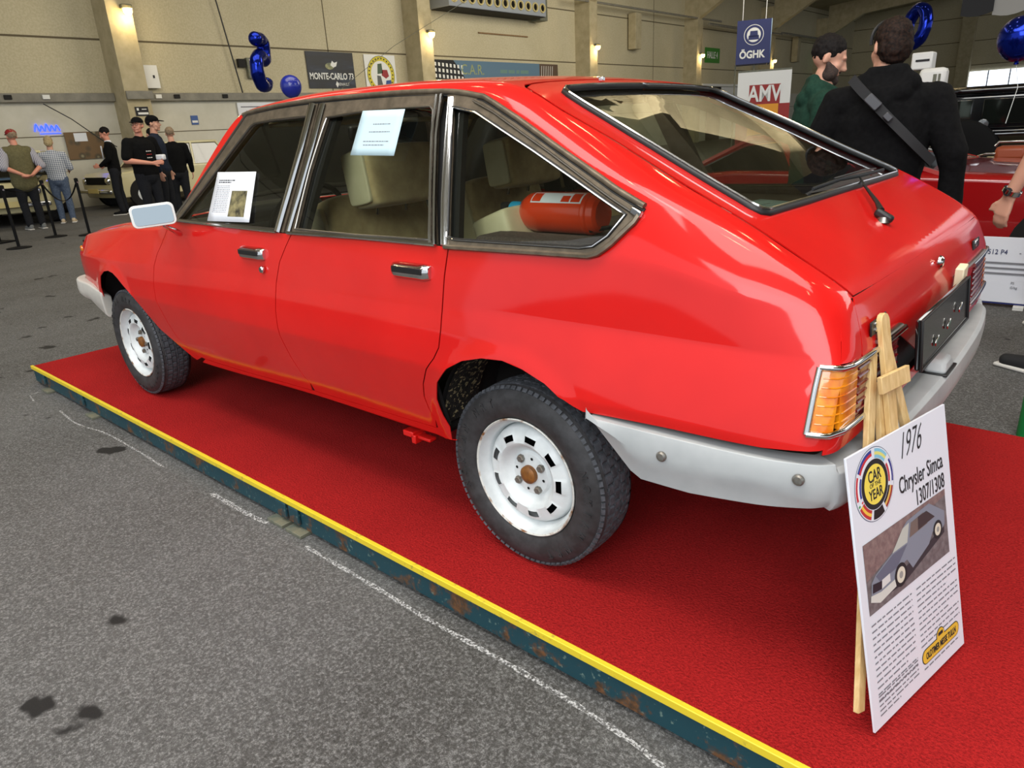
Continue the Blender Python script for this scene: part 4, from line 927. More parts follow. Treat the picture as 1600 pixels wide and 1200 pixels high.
def strip(name, pts, w, m, z=FZ+.0015, par=None):
    bm = bmesh.new(); L = []
    pts = cr([(x, y, 0) for x, y in pts], 8)
    for i, p in enumerate(pts):
        a = pts[max(i-1, 0)]; b = pts[min(i+1, len(pts)-1)]; t = (b-a).normalized(); k = w*(.5+.12*math.sin(i*1.7)); L.append((bm.verts.new((p.x-t.y*k, p.y+t.x*k, z)), bm.verts.new((p.x+t.y*k, p.y-t.x*k, z))))
    for a, b in zip(L, L[1:]): bm.faces.new((a[0], a[1], b[1], b[0]))
    return bmobj(name, bm, m, par)
CH = CHALK_LINES
for i, (pts, w, lab) in enumerate(CH):
    o = strip('chalk_line', pts, w, M['chalk']); tag(o, lab, 'floor marking')
M['wall'] = mat('cream_wall_panels', (188, 178, 148), .85); _m = M['wall']
setcol(_m, mix(_m, .5, ramp(_m, noise(_m, .5, 4), [(.3, (180, 170, 138)), (.7, (200, 190, 160))]), ramp(_m, noise(_m, 22, 4), [(.4, (178, 168, 138)), (.6, (200, 190, 162))]))); bump(_m, noise(_m, 90, 3), .3, .006)
M['wall_low'] = noisy('pale_lower_wall', (196, 192, 176), (208, 204, 190), 1.5, .85)
M['seam'] = mat('dark_seam', (96, 86, 66), .9)
M['column'] = noisy('concrete_column', (168, 156, 124), (186, 174, 142), 3, .85)
M['ceiling'] = noisy('ceiling_panels', (150, 140, 112), (166, 156, 128), .6, .9)
wl = box('wall_left', (WX-.1, 22.75, 4.6), (.2, 90, 10), M['wall']); struct(wl)
box('lower_band', (.105, 0, -4.6+1.19), (.02, 90, 2.62), M['wall_low'], wl)
for z in (3.86, 5.95, 8.0): box('panel_seam', (.102, 0, z-4.6), (.012, 90, .045), M['seam'], wl)
box('panel_seam', (.115, 0, 1.62-4.6), (.012, 90, .02), M['seam'], wl)
for y in (12.9, 33.3): box('panel_seam', (.102, y-22.75, 0), (.012, .03, 10), M['seam'], wl)
wb = box('wall_back', (5, BY+.1, 4.6), (50, .2, 10), M['wall']); struct(wb)
for z in (3.9, 5.6, 7.3): box('panel_seam', (0, -.105, z-4.6), (50, .012, .05), M['seam'], wb)
# roof planes
def roofz(x): return 8.3+.085*(x-WX) if x < 5 else 8.3+.085*(5-WX)-.085*(x-5)
for nm, x0, x1 in (('ceiling', WX, 5), ('ceiling', 5, 30)):
    bm = bmesh.new(); z0, z1 = roofz(x0), roofz(x1) if x1 != 5 else roofz(4.999)
    vs = [bm.verts.new(p) for p in ((x0, -12, z0), (x1, -12, z1), (x1, BY, z1), (x0, BY, z0), (x0, -12, z0+.2), (x1, -12, z1+.2), (x1, BY, z1+.2), (x0, BY, z0+.2))]
    for f in ((0, 1, 2, 3), (4, 5, 6, 7), (0, 1, 5, 4), (1, 2, 6, 5), (2, 3, 7, 6), (3, 0, 4, 7)): bm.faces.new([vs[i] for i in f])
    bmesh.ops.recalc_face_normals(bm, faces=bm.faces); struct(bmobj(nm, bm, M['ceiling']))
COLY = [-4.2+10.2*k for k in range(7)]   # column edges nearest the camera
lampm = mat('warm_lamp_glow', (255, 224, 150), .5, emit=(255, 214, 130), es=14)
M['lamp_glow'] = lampm
for i, y in enumerate(COLY):
    yc = y+.3
    bm = bmesh.new(); add_box(bm, (WX+.4, yc, 3.6), (.8, .6, 8.0)); 
    # haunched rafter springing from the column
    z0 = roofz(WX); 
    for (xa, za, ha), (xb, zb, hb) in (((WX+.8, 7.3, 1.05), (WX+3.2, roofz(WX+3.2)-.05, .95)), ((WX+3.2, roofz(WX+3.2)-.05, .95), (5, roofz(5)-.02, .8)), ((5, roofz(5)-.02, .8), (29, roofz(29)-.02, .8))):
        vs = [bm.verts.new((xa, yy, zz)) for yy in (y+.05, y+.45) for zz in ((za+.9-ha if xa < -18.7 else za-ha), roofz(xa)+.05)]+[bm.verts.new((xb, yy, zz)) for yy in (y+.05, y+.45) for zz in (zb-hb, roofz(xb)+.05)]
        for f in ((0, 1, 3, 2), (4, 5, 7, 6), (0, 1, 5, 4), (2, 3, 7, 6), (0, 2, 6, 4), (1, 3, 7, 5)): bm.faces.new([vs[q] for q in f])
    bmesh.ops.recalc_face_normals(bm, faces=bm.faces)
    o = bmobj('trim_%d' % (i+1), bm, M['column']); struct(o)
    if 1 <= i <= 5:
        names = {1: 'warm wall lamp high on the leftmost column', 2: 'warm wall lamp on the column right of the round club poster', 3: 'warm wall lamp on the column behind the car roof', 4: 'small warm wall lamp on the column beside the green hall sign', 5: 'small warm wall lamp right of the hanging blue cube'}
        lp = thing('wall_lamp', names[i], 'wall lamp', (WX+.8, yc+.15, 4.42), 0, None)
        box('lamp_housing', (.07, 0, .1), (.14, .26, .10), M['foot_steel'], lp, None, .02)
        lathe('lamp_glass', [(0, -.11), (.06, -.10), (.10, -.04), (.11, .05)], M['lamp_glow'], lp, 'z', 20).location = (.13, 0, .0)
        l = bpy.data.lights.new('lamp_light', 'POINT'); l.energy = 26; l.color = (1, .78, .42); l.shadow_soft_size = .08; lo = bpy.data.objects.new('lamp_light', l); C.objects.link(lo); lo.parent = lp; lo.location = (.28, 0, -.16)
# service rail along the wall
M['rail'] = noisy('grey_cable_trunking', (118, 114, 104), (136, 132, 120), 4, .6)
rl = thing('cable_trunking', 'long grey cable trunking with sockets running along the cream wall', 'cable trunking', (WX+.9, 15, 2.5))
for a, b in zip(COLY[:4], COLY[1:5]):
    box('trunk', (-.77, (a+.62+b)/2-15, 0), (.10, b-a-.64, .20), M['rail'], rl, None, .01); box('trunk', (.03, a+.3-15, 0), (.06, .66, .20), M['rail'], rl, None, .01)
for y in (3.6, 4.4, 7.1, 7.6, 9.0): box('socket', (-.70, y-15, .01), (.04, .16, .10), M['white'] if y in (4.4, 7.1) else M['inner'], rl, None, .008)
# wall-side ducts, conduits
def hangpipe(name, pts, r, m, label, cat='pipe', group=None): return tag(tube(name, pts, r, m, None, 8), label, cat, group)
hangpipe('heating_pipe', [(WX+.75, 25, 6.25), (WX+.75, 37, 6.25), (WX+1.0, 39, 6.2)], .05, M['rail'], 'grey pipe running high along the wall past the third column')
hangpipe('heating_pipe', [(WX+.95, 37.6, 6.0), (WX+.95, 48, 6.0)], .07, M['rail'], 'grey pipe high on the wall above the green hall sign')
hangpipe('heating_pipe', [(WX+.95, 48, 6.1), (WX+.95, 58, 6.1)], .07, M['rail'], 'grey pipe high on the wall right of the blue cube')
hangpipe('drop_cable', [(WX+.12, 8.85, 8), (WX+.15, 9.25, 5), (WX+.14, 9.6, 2.6)], .02, M['black'], 'black cable dropping down the wall behind the number five balloon', 'cable')
hangpipe('guy_wire', [(-17.5, 18.6, 5.9), (-18.6, 15.0, 4.0), (-19.2, 12.7, 2.5)], .008, M['foot_steel'], 'thin slanting wire in front of the round club poster', 'cable')
hangpipe('plug_cable', [(WX+.20, 4.3, 2.36), (WX+.3, 4.8, 2.0), (WX+.5, 5.35, 1.45), (WX+.6, 5.6, 1.3)], .012, M['black'], 'black cable sagging from the trunking beside the leftmost column', 'cable')
for y, lab in ((31.0, 'grey hanging duct between the third and fourth column'), (52.5, 'grey hanging duct on the wall right of the blue cube')):
    tag(box('wall_duct', (WX+.30, y, 5.35), (.42, .55, 1.6), M['column'], None, None, .02), lab, 'duct')
# ventilation unit with round nozzles
M['vent'] = mat('blue_grey_sheet_metal', (148, 154, 162), .5); M['nozzle'] = mat('pale_yellow_nozzle', (206, 190, 132), .5)
vu = thing('ventilation_unit', 'large grey ventilation unit with rows of round yellow nozzles above the wall banner', 'ventilation unit', (WX+.5, 20.3, 5.95))
box('casing', (0, 0, 0), (1.0, 5.5, 1.15), M['vent'], vu, None, .02); box('underside', (0, 0, -.585), (.96, 5.4, .02), M['inner'], vu); box('side_duct', (-.1, 3.05, .0), (.5, .5, 1.3), M['foot_steel'], vu, None, .01)
nz = None
for r_ in range(2):
    for k in range(12):
        if nz is None:
            nz = lathe('nozzle', [(.12, .005), (.13, .05), (.165, .055), (.175, .03), (.18, 0)], M['nozzle'], vu, 'x', 20, cap=False); ins = lathe('nozzle_throat', [(0, .004), (.12, .004)], M['matte_black'], nz, 'x', 16, cap=False); q = nz
        else: q = tree_copy(nz, vu)
        q.location = (.5, -2.5+k*.455, -.28+r_*.5)
# posters and small signs on the wall
M['monte'] = mat('night_rally_print', (20, 30, 52), .5); _m = M['monte']
setcol(_m, ramp(_m, noise(_m, 1.6, 5, .6, sc=(1, .5, 2.4)), [(.40, (7, 9, 18)), (.58, (16, 24, 42)), (.75, (52, 66, 84))]))
def wallposter(name, y0, y1, z0, z1, m, label, cat='poster', x=WX+.02, th=.02):
    o = box(name, (x+th/2, (y0+y1)/2, (z0+z1)/2), (th, y1-y0, z1-z0), m); return tag(o, label, cat)
# wall readable from +x: text runs along +y, up +z
WF = lambda y, z, x=.012: frm((x, y, z), (0, 1, 0), (0, 0, 1))
p = wallposter('rally_poster', 12.0, 13.82, 2.74, 3.82, M['monte'], 'dark night rally poster reading MONTE-CARLO 73')
text('poster_heading', 'MONTE-CARLO 73', .27, M['white'], p, WF(0, -.19), .002, .76, bold=.006); text('poster_text', 'RENAULT', .13, M['white'], p, WF(.42, -.42), .002, .8)
M['glow_print'] = noisy('moonlit_haze_print', (90, 98, 84), (170, 168, 120), 6, .6)
def wdisc(name, y, z, r, m, par, x=.013, n=24, ry=None):
    bm = bmesh.new(); bm.faces.new([bm.verts.new((x, y+r*math.cos(a), z+(ry or r)*math.sin(a))) for a in [2*PI*i/n for i in range(n)]]); return bmobj(name, bm, m, par)
def wpoly(name, pts, m, par, x=.013):
    bm = bmesh.new(); bm.faces.new([bm.verts.new((x, a, b)) for a, b in pts]); return bmobj(name, bm, m, par)
wdisc('headlight_glow', -.05, .12, .17, M['glow_print'], p, .0125, ry=.10); wpoly('rally_car_print', [(-.02, .15), (.06, .28), (.14, .22), (.26, .26), (.20, .12), (.08, .08)], M['white'], p)
wpoly('emblem_print', [(.10, -.42), (.16, -.32), (.22, -.42), (.16, -.52)], M['white'], p)
p = wallposter('club_poster', 14.28, 15.62, 2.55, 3.80, M['white'], 'white poster with a yellow ring and a small red and blue car drawing')
M['yel'] = mat('yellow_print', (206, 190, 50), .6)
wdisc('ring_print', 0, 0, .60, M['ink'], p, .0115, ry=.60); wdisc('ring_print', 0, 0, .585, M['yel'], p, .0118); wdisc('ring_print', 0, 0, .44, M['white'], p, .0121)
for pts, c1 in (([(-.16, .02), (-.12, .34), (.06, .36), (.08, .05)], (70, 90, 70)), ([(.02, -.02), (.06, .16), (.28, .16), (.34, -.04), (.2, -.12)], (150, 40, 46)), ([(.16, -.34), (.2, -.18), (.42, -.16), (.42, -.32)], (50, 80, 140)), ([(-.2, -.4), (-.18, -.02), (-.02, -.04), (.05, -.38)], (90, 90, 90))): wpoly('car_print', pts, flat('p', c1), p, .0125)
for k in range(26):
    if k in (18, 19, 20): continue
    a = 2*PI*k/26; wdisc('ring_lettering', .515*math.cos(a), .515*math.sin(a), .032, M['ink'], p, .0124, 5)
M['banner_sky'] = mat('blue_banner', (92, 120, 142), .7)
p = wallposter('wall_banner', 17.2, 25.0, 3.08, 3.74, M['banner_sky'], 'long pale blue banner reading C.A.R. with black drawings at its ends', 'banner')
text('banner_text', 'C.A.R.', .52, flat('p', (150, 158, 110)), p, WF(-1.55, 0), .003, .95)
for k, (a, b) in enumerate(((.05, .48), (.56, .95), (1.05, 1.25), (1.33, 1.85))): wpoly('banner_lettering', [(a, -.08), (b, -.08), (b, .05), (a, .05)], flat('p', (104, 136, 128)), p, .0125)
wpoly('building_print', [(-3.9, .33), (-2.6, .33), (-2.2, -.05), (-2.0, -.33), (-3.9, -.33)], M['ink'], p, .0115)
for k in range(9):
    yy = -3.8+k*.2
    for zz in (.18, -.02, -.22): wpoly('window_print', [(yy, zz-.04-k*.012), (yy+.1, zz-.05-k*.012), (yy+.1, zz+.07-k*.012), (yy, zz+.08-k*.012)], M['white'], p, .0125)
wpoly('end_print', [(2.6, -.33), (2.6, .33), (3.9, .33), (3.9, -.33)], flat('p', (84, 66, 52)), p, .0115)
for k in range(6): wpoly('end_print', [(2.7+k*.15, -.3), (2.75+k*.15, .25), (2.78+k*.15, .25), (2.73+k*.15, -.3)], M['white'], p, .012)
tag(box('brown_lath', (WX+.03, 21.5, 4.75), (.03, 3.0, .05), noisy('brown_lath', (120, 92, 60), (140, 110, 74), 10)), 'thin brown lath fixed to the wall below the ventilation unit', 'lath')
p = wallposter('fuse_cabinet', 6.72, 7.22, 2.72, 3.28, M['white'], 'white fuse cabinet mounted right of the leftmost column', 'cabinet', th=.16)
box('cabinet_lock', (.09, .12, .0), (.02, .04, .07), M['ink'], p)
p = thing('no_smoking_sign', 'small black sign with white symbols on the leftmost column', 'sign', (WX+.81, 6.27+.05, 2.12))
box('sign_panel', (.005, 0, 0), (.01, .33, .22), M['ink'], p)
for y_, z_, a_, b_ in ((-.10, .05, .05, .06), (.06, .05, .12, .02), (.02, -.05, .26, .05)): box('sign_mark', (.011, y_, z_), (.002, a_, b_), M['white'], p)
p = wallposter('blue_notice', 7.95, 8.15, 1.78, 2.02, flat('p', (60, 90, 150)), 'small blue and white notice on the lower wall', 'notice'); box('notice_strip', (.011, 0, -.04), (.002, .16, .06), M['white'], p)
p = wallposter('white_notice', 9.40, 10.9, 1.5, 2.34, M['white_paper'], 'large white paper notice under the trunking left of the car roof', 'notice', x=WX+.05); 
for k in range(3): box('notice_line', (.011, -.15, .3-k*.12), (.002, 1.0-k*.3, .03), M['grey_ink'], p)
nm_ = mat('blue_neon', (30, 60, 255), .5, emit=(40, 70, 255), es=3)
bm = bmesh.new(); add_tube(bm, cr([(WX+.031, 4.02+q*.055, 1.80+(.075 if i_ % 2 else -.055)*(1.5 if i_ in (1, 5) else 1)) for i_, q in enumerate(range(11))], 4), .014, 6)
nz_ = bmobj('neon_sign', bm, nm_)
tube('neon_underline', [(WX+.031, 4.12, 1.69), (WX+.031, 4.58, 1.69)], .010, nm_, nz_, 6); tag(nz_, 'small glowing blue neon script sign on the lower wall at far left', 'neon sign')
M['collage'] = mat('photo_collage', (90, 84, 60), .6); _m = M['collage']
v_ = nd(_m, 'ShaderNodeTexVoronoi'); v_.inputs['Scale'].default_value = 4.5; tc_ = nd(_m, 'ShaderNodeTexCoord'); lk(_m, tc_.outputs['Object'], v_.inputs['Vector']); setcol(_m, ramp(_m, v_.outputs['Distance'], [(.1, (150, 140, 110)), (.25, (70, 62, 44)), (.5, (110, 84, 52))]))
p = wallposter('photo_board', 4.62, 5.55, 1.05, 1.70, M['collage'], 'dark photo collage board with a white note behind the cream cars', 'photo board', x=WX+.05); box('note', (.012, -.1, .2), (.002, .3, .2), M['white_paper'], p)
p = wallposter('door_bell_box', 9.9, 10.35, 3.0, 3.55, M['foot_steel'], 'grey switch box on the wall behind the small round balloon', 'switch box', th=.12); box('box_window', (.065, .08, .12), (.01, .16, .14), M['white'], p); box('switch_unit', (0, -.38, .13), (.12, .22, .22), M['inner'], p)
# door niche and hall sign beyond the fourth column
p = thing('side_door', 'pale double door with a dark doorway under the green hall sign', 'door', (WX+.02, 40.5, FZ))
box('door_leaf', (.05, 2.2, 1.5), (.06, 2.6, 3.0), M['white'], p); box('doorway', (.05, -.1, 1.5), (.04, 1.8, 3.0), M['inner'], p); box('door_frame', (.08, 1.0, 3.1), (.1, 5.4, .14), M['white'], p)
p = wallposter('hall_sign', 39.1, 41.0, 4.20, 5.0, flat('p', (56, 130, 40)), 'green illuminated sign reading HALLE 4', 'sign'); text('sign_text', 'HALLE 4', .50, M['white'], p, WF(0, 0), .004, .75, bold=.008)
tag(box('exit_sign', (WX+.9, 57.3, 4.8), (.1, .7, .6), mat('green_exit', (40, 190, 110), .5, emit=(60, 230, 140), es=1.2)), 'small green glowing emergency exit sign left of the bearded man', 'exit sign')
# back wall gate with daylight
sky = mat('bright_daylight_pane', (235, 242, 250), .4, emit=(226, 238, 255), es=2.2)
fr = box('window_1', (-8.6, BY-.05, 2.85), (4.4, .1, 1.15), sky); struct(fr)
for k in range(4): box('window_frame', (-2.1+k*1.4, -.08, 0), (.08, .08, 1.15), M['vent'], fr)
struct(box('trim_9', (-11.0, BY-.3, 4), (.9, .6, 8.2), M['column']))

# ------------------------------------------------------------ hall lamps under the roof (seen mirrored in the paint)
spot_m = mat('spot_glow', (255, 236, 196), .4, emit=(255, 226, 170), es=30)
first = None; k = 0
for y in (-3.0, .5, 4.0, 9.5):
    for x in (-9.0, -5.5, -2.0, 1.5, 5.0):
        if first is None:
            first = thing('high_bay_lamp', 'round warm high-bay lamp hanging under the hall roof', 'ceiling lamp', (0, 0, 0), 0, 'high-bay lamps under the roof')
            lathe('lamp_shade', [(.05, .22), (.12, .2), (.22, .04), (.23, 0)], M['foot_steel'], first, 'z', 24); lathe('lamp_glass', [(0, -.01), (.21, 0)], spot_m, first, 'z', 24, cap=False)
            tube('rod', [(0, 0, .2), (0, 0, 1.4)], .012, M['foot_steel'], first); q = first
        else: q = tree_copy(first)
        q.location = (x, y, roofz(x)-1.5); k += 1
M['gate_frame'] = M['rail']

# ------------------------------------------------------------ balloons, banners, hanging cube
M['foil'] = mat('blue_foil', (18, 30, 150), .14, metal=.85); M['foil'].node_tree.nodes['Principled BSDF'].inputs['Base Color'].default_value = (.006, .02, .28, 1)
M['latex'] = mat('blue_latex', (30, 44, 150), .25, coat=.4)
def fat_path(name, pts, r, frame, m, closed=False, flat_=None):
    bm = bmesh.new(); P_ = [V((a, b, 0)) for a, b in pts] if closed else cr([(a, b, 0) for a, b in pts], 5)
    n = len(P_); rr = [r*(1+.03*math.sin(i*1.3)) for i in range(n)]
    if not closed: rr[0] *= .4; rr[-1] *= .4; rr[1] *= .8; rr[-2] *= .8
    add_tube(bm, P_, rr, 16, closed); bm.transform(frame); return bmobj(name, bm, m, None, 60)
# balloon 5 seen nearly edge-on, balloon 0
b5 = fat_path('number_balloon', [(.20, .36), (-.02, .38), (-.20, .34), (-.20, .08), (.0, .12), (.18, .02), (.2, -.18), (.06, -.34), (-.12, -.34), (-.2, -.24)], .115, frm((-10.75, 5.15, 2.50), (.62, -.78, 0), (.05, 0, 1)), M['foil'])
tag(b5, 'dark blue foil balloon shaped like a five, high above the car bonnet', 'balloon')
b0 = fat_path('number_balloon', [(.17*math.cos(a), .255*math.sin(a)) for a in np.linspace(0, 2*PI, 41)[:-1]], .095, frm((-2.0, 11.52, 2.40), (.86, -.5, 0), (.16, .06, 1)), M['foil'], True)
tag(b0, 'dark blue foil balloon shaped like a zero above the black hoodie man', 'balloon')
def balloon(loc, r, label, m):
    t = thing('round_balloon', label, 'balloon', loc); bm = bmesh.new(); bmesh.ops.create_uvsphere(bm, u_segments=24, v_segments=16, radius=r)
    for v in bm.verts:
        if v.co.z < 0: v.co.z *= 1.12
    bmobj('balloon_skin', bm, m, t, 60); lathe('knot', [(.0, 0), (r*.12, -.01), (r*.05, .03)], m, t, 'z', 10).location = (0, 0, -r*1.15); tube('string', [(0, 0, -r*1.15), (.03, .02, -r*2.3), (0, 0, -r*4)], .002, M['white'], t, 5); return t
balloon(BAL1, .17, 'small round blue balloon beside the foil five', M['latex'])
balloon(BAL2, .13, 'round dark blue balloon at the right edge above the black vintage car', M['foil'])
# hanging cube
D_ = 20.0
ck = mat('navy_print', (24, 34, 92), .5)
M['cube_side'] = mat('light_blue_print', (80, 130, 180), .5); _m = M['cube_side']
tc_ = nd(_m, 'ShaderNodeTexCoord'); sp_ = nd(_m, 'ShaderNodeSeparateXYZ'); lk(_m, tc_.outputs['Object'], sp_.inputs[0]); setcol(_m, ramp(_m, math_(_m, 'MULTIPLY_ADD', sp_.outputs[2], 1.0, .5), [(.2, (26, 60, 120)), (.9, (190, 220, 236))]))
cu = thing('hanging_cube', 'navy advertising cube reading ÖGHK hanging behind the car', 'advertising cube', CUBE['c'], CUBE['rz'])
w_, h_ = CUBE['w'], CUBE['h']
box('cube_panel', (0, -w_/2, 0), (w_, .03, h_), ck, cu); box('cube_panel', (w_/2, 0, 0), (.03, w_, h_), M['cube_side'], cu); box('cube_body', (-.02, .02, 0), (w_-.05, w_-.05, h_-.02), ck, cu)
CF = lambda x, z: frm((x, -w_/2-.017, z), (1, 0, 0), (0, 0, 1))
text('cube_text', 'ÖGHK', h_*.24, M['white'], cu, CF(-.02, -h_*.29), .004, .85, bold=.008)
def cdisc(x, z, r, m, off, n=28):
    bm = bmesh.new(); bm.faces.new([bm.verts.new((x+r*math.cos(a), -w_/2-off, z+r*math.sin(a))) for a in [2*PI*i/n for i in range(n)]]); bmobj('cube_emblem', bm, m, cu)
cdisc(0, h_*.16, h_*.235, M['white'], .0165); cdisc(0, h_*.16, h_*.22, ck, .018); cdisc(0, h_*.16, h_*.165, M['white'], .0195)
for pts in ([(-.10, -.04), (-.085, .10), (.085, .10), (.10, -.04)], [(-.13, -.10), (-.12, .0), (.12, .0), (.13, -.10)]):
    bm = bmesh.new(); bm.faces.new([bm.verts.new((a*h_, -w_/2-.021, h_*.15+b*h_)) for a, b in pts]); bmobj('cube_emblem', bm, ck, cu)
text('cube_text', 'Wir bewegen\nTradition!', h_*.115, M['white'], cu, frm((w_/2+.017, 0, -h_*.28), (0, 1, 0), (0, 0, 1)), .003, .8)
bm = bmesh.new(); bm.faces.new([bm.verts.new((w_/2+.017, .16*h_*math.cos(a), h_*.12+.2*h_*math.sin(a))) for a in [2*PI*i/24 for i in range(24)]]); bmobj('cube_emblem', bm, M['white'], cu)
for sx in (-.35, .35): tube('hanging_wire', [(sx*w_, sx*w_, h_/2), (sx*w_, sx*w_, h_/2+4.5)], .008, M['white'], cu, 5)
for sx in (-.5, .06): tube('stand_pole', [(sx*w_, -.4*w_, -h_/2), (sx*w_, -.4*w_, FZ-CUBE['c'][2])], .02, M['foot_steel'], cu, 6)
# roll-up banner
ru = thing('rollup_banner', 'white and red roll-up banner reading AMV with a black vintage car on orange', 'banner', AMV['loc'], AMV['rz'])
rb = lambda n_, x0, x1, z0, z1, m, off: box(n_, ((x0+x1)/2, -off, (z0+z1)/2), (x1-x0, .004, z1-z0), m, ru)
aw = AMV['w']/2; RF = lambda x, z: frm((x, -.014, z), (1, 0, 0), (0, 0, 1))
dred = flat('p', (150, 34, 30)); org = flat('p', (224, 150, 30))
rb('banner_cloth', -aw, aw, .1, 2.03, M['white'], .0); rb('top_rail', -aw, aw, 2.03, 2.06, M['foot_steel'], 0); rb('banner_foot', -aw, aw, 0, .1, M['foot_steel'], 0)
rb('red_field', -aw, aw, .1, 1.50, dred, .004); rb('red_field', -.55*aw, .62*aw, 1.5, 1.82, dred, .004); rb('orange_field', -.55*aw, .58*aw, .92, 1.50, org, .008)
text('banner_text', 'AMV', .36, M['white'], ru, RF(.015, 1.66), .003, .74, bold=.008)
for pts in ([(-.20, 1.18), (-.19, 1.30), (-.14, 1.36), (.02, 1.36), (.04, 1.29), (.19, 1.28), (.21, 1.18)], [(-.23, 1.14), (-.21, 1.2), (.22, 1.2), (.24, 1.14)]):
    bm = bmesh.new(); bm.faces.new([bm.verts.new((a, -.0115, b)) for a, b in pts]); bmobj('car_print', bm, M['ink'], ru)
for x in (-.15, .16):
    for r_, m_, o_ in ((.06, M['ink'], .0125), (.035, org, .0135)):
        bm = bmesh.new(); bm.faces.new([bm.verts.new((x+r_*math.cos(a), -o_, 1.14+r_*math.sin(a))) for a in [2*PI*i/18 for i in range(18)]]); bmobj('car_print', bm, m_, ru)
# two long flags
for nm, fx, col_, tc, lab in (('f', FLAGS[0], (34, 34, 36), (150, 30, 26), 'black hanging flag with red letters at the upper right'), ('g', FLAGS[1], (150, 148, 144), (170, 50, 40), 'grey hanging flag with red letters at the upper right')):
    t = thing('hanging_flag', lab, 'flag', fx, FLAGRZ); wdt = FLAGW
    P_ = [(-wdt/2, 2.2), (-wdt/2, .0), (-wdt/4, -.02), (0, -.025), (wdt/4, -.01), (wdt/2, .02), (wdt/2, 2.2)]
    prism('flag_cloth', P_, .01, mat('flag_cloth', col_, .85), t, frm((0, 0, 0), (1, 0, 0), (0, 0, 1)))
    text('flag_text', 'PEUGEOT', .18, mat('flag_letter', tc, .6), t, frm((.02, -.014, .17), (0, 0, 1), (-1, 0, 0)), .002, 1.15, 'LEFT', bold=.006)
# ------------------------------------------------------------ people
def add_cap(bm, p0, p1, r0, r1, n=14, sx=1.0):
    """tapered capsule; sx widens it along local x"""
    p0, p1 = V(p0), V(p1); d = (p1-p0); L = d.length; t = d.normalized() if L > 1e-6 else V((0, 0, 1))
    a = V((0, 1, 0)) if abs(t.y) < .9 else V((1, 0, 0)); x = a.cross(t).normalized(); y = t.cross(x)
    if abs(t.z) > .5: x = V((1, 0, 0)); x = (x-t*x.dot(t)).normalized(); y = t.cross(x)
    rings = []
    for k in range(1, 5):
        th = -PI/2+PI/2*k/4; rings.append((p0+t*(r0*math.sin(th)), r0*math.cos(th)))
    for k in range(0, 4):
        th = PI/2*k/4; rings.append((p1+t*(r1*math.sin(th)), r1*math.cos(th)))
    vs = [[bm.verts.new(c_+x*math.cos(2*PI*k/n)*r*sx+y*math.sin(2*PI*k/n)*r) for k in range(n)] for c_, r in rings]
    for A, B in zip(vs, vs[1:]):
        for k in range(n): bm.faces.new((A[k], A[(k+1) % n], B[(k+1) % n], B[k]))
    c0 = bm.verts.new(p0-t*r0); c1 = bm.verts.new(p1+t*r1)
    for k in range(n): bm.faces.new((c0, vs[0][(k+1) % n], vs[0][k])); bm.faces.new((c1, vs[-1][k], vs[-1][(k+1) % n]))
def add_ell(bm, c, r, rot=None, n=16):
    R_ = bmesh.ops.create_uvsphere(bm, u_segments=n, v_segments=n//2+2, radius=1)
    for v in R_['verts']:
        p = V((v.co.x*r[0], v.co.y*r[1], v.co.z*r[2])); v.co = (rot @ p if rot is not None else p)+V(c)
def blob(name, bm, vox, m, parent, smooth=5, wrinkle=0):
    me = bpy.data.meshes.new('tmp'); bm.to_mesh(me); bm.free(); t = bpy.data.objects.new('tmp', me); C.objects.link(t)
    r = t.modifiers.new('r', 'REMESH'); r.mode = 'VOXEL'; r.voxel_size = vox
    s = t.modifiers.new('s', 'SMOOTH'); s.iterations = smooth; s.factor = .5
    if wrinkle:
        tn = 'tufts' if name == 'hair' else 'folds'; tx = bpy.data.textures.get(tn) or bpy.data.textures.new(tn, 'CLOUDS'); tx.noise_scale = .022 if name == 'hair' else .16; tx.noise_depth = 2
        d = t.modifiers.new('d', 'DISPLACE'); d.texture = tx; d.strength = wrinkle; d.mid_level = .5
    bpy.context.view_layer.update()
    me2 = bpy.data.meshes.new_from_object(t.evaluated_get(bpy.context.evaluated_depsgraph_get())); bpy.data.objects.remove(t); me2.materials.clear()
    return link(name, me2, m, parent)
SKIN = mat('skin', (204, 152, 128), .55); SKIN2 = mat('skin_ruddy', (206, 140, 116), .55)
for q in (SKIN, SKIN2):
    q.node_tree.nodes['Principled BSDF'].inputs['Subsurface Weight'].default_value = .15; q.node_tree.nodes['Principled BSDF'].inputs['Subsurface Radius'].default_value = (.02, .008, .004)
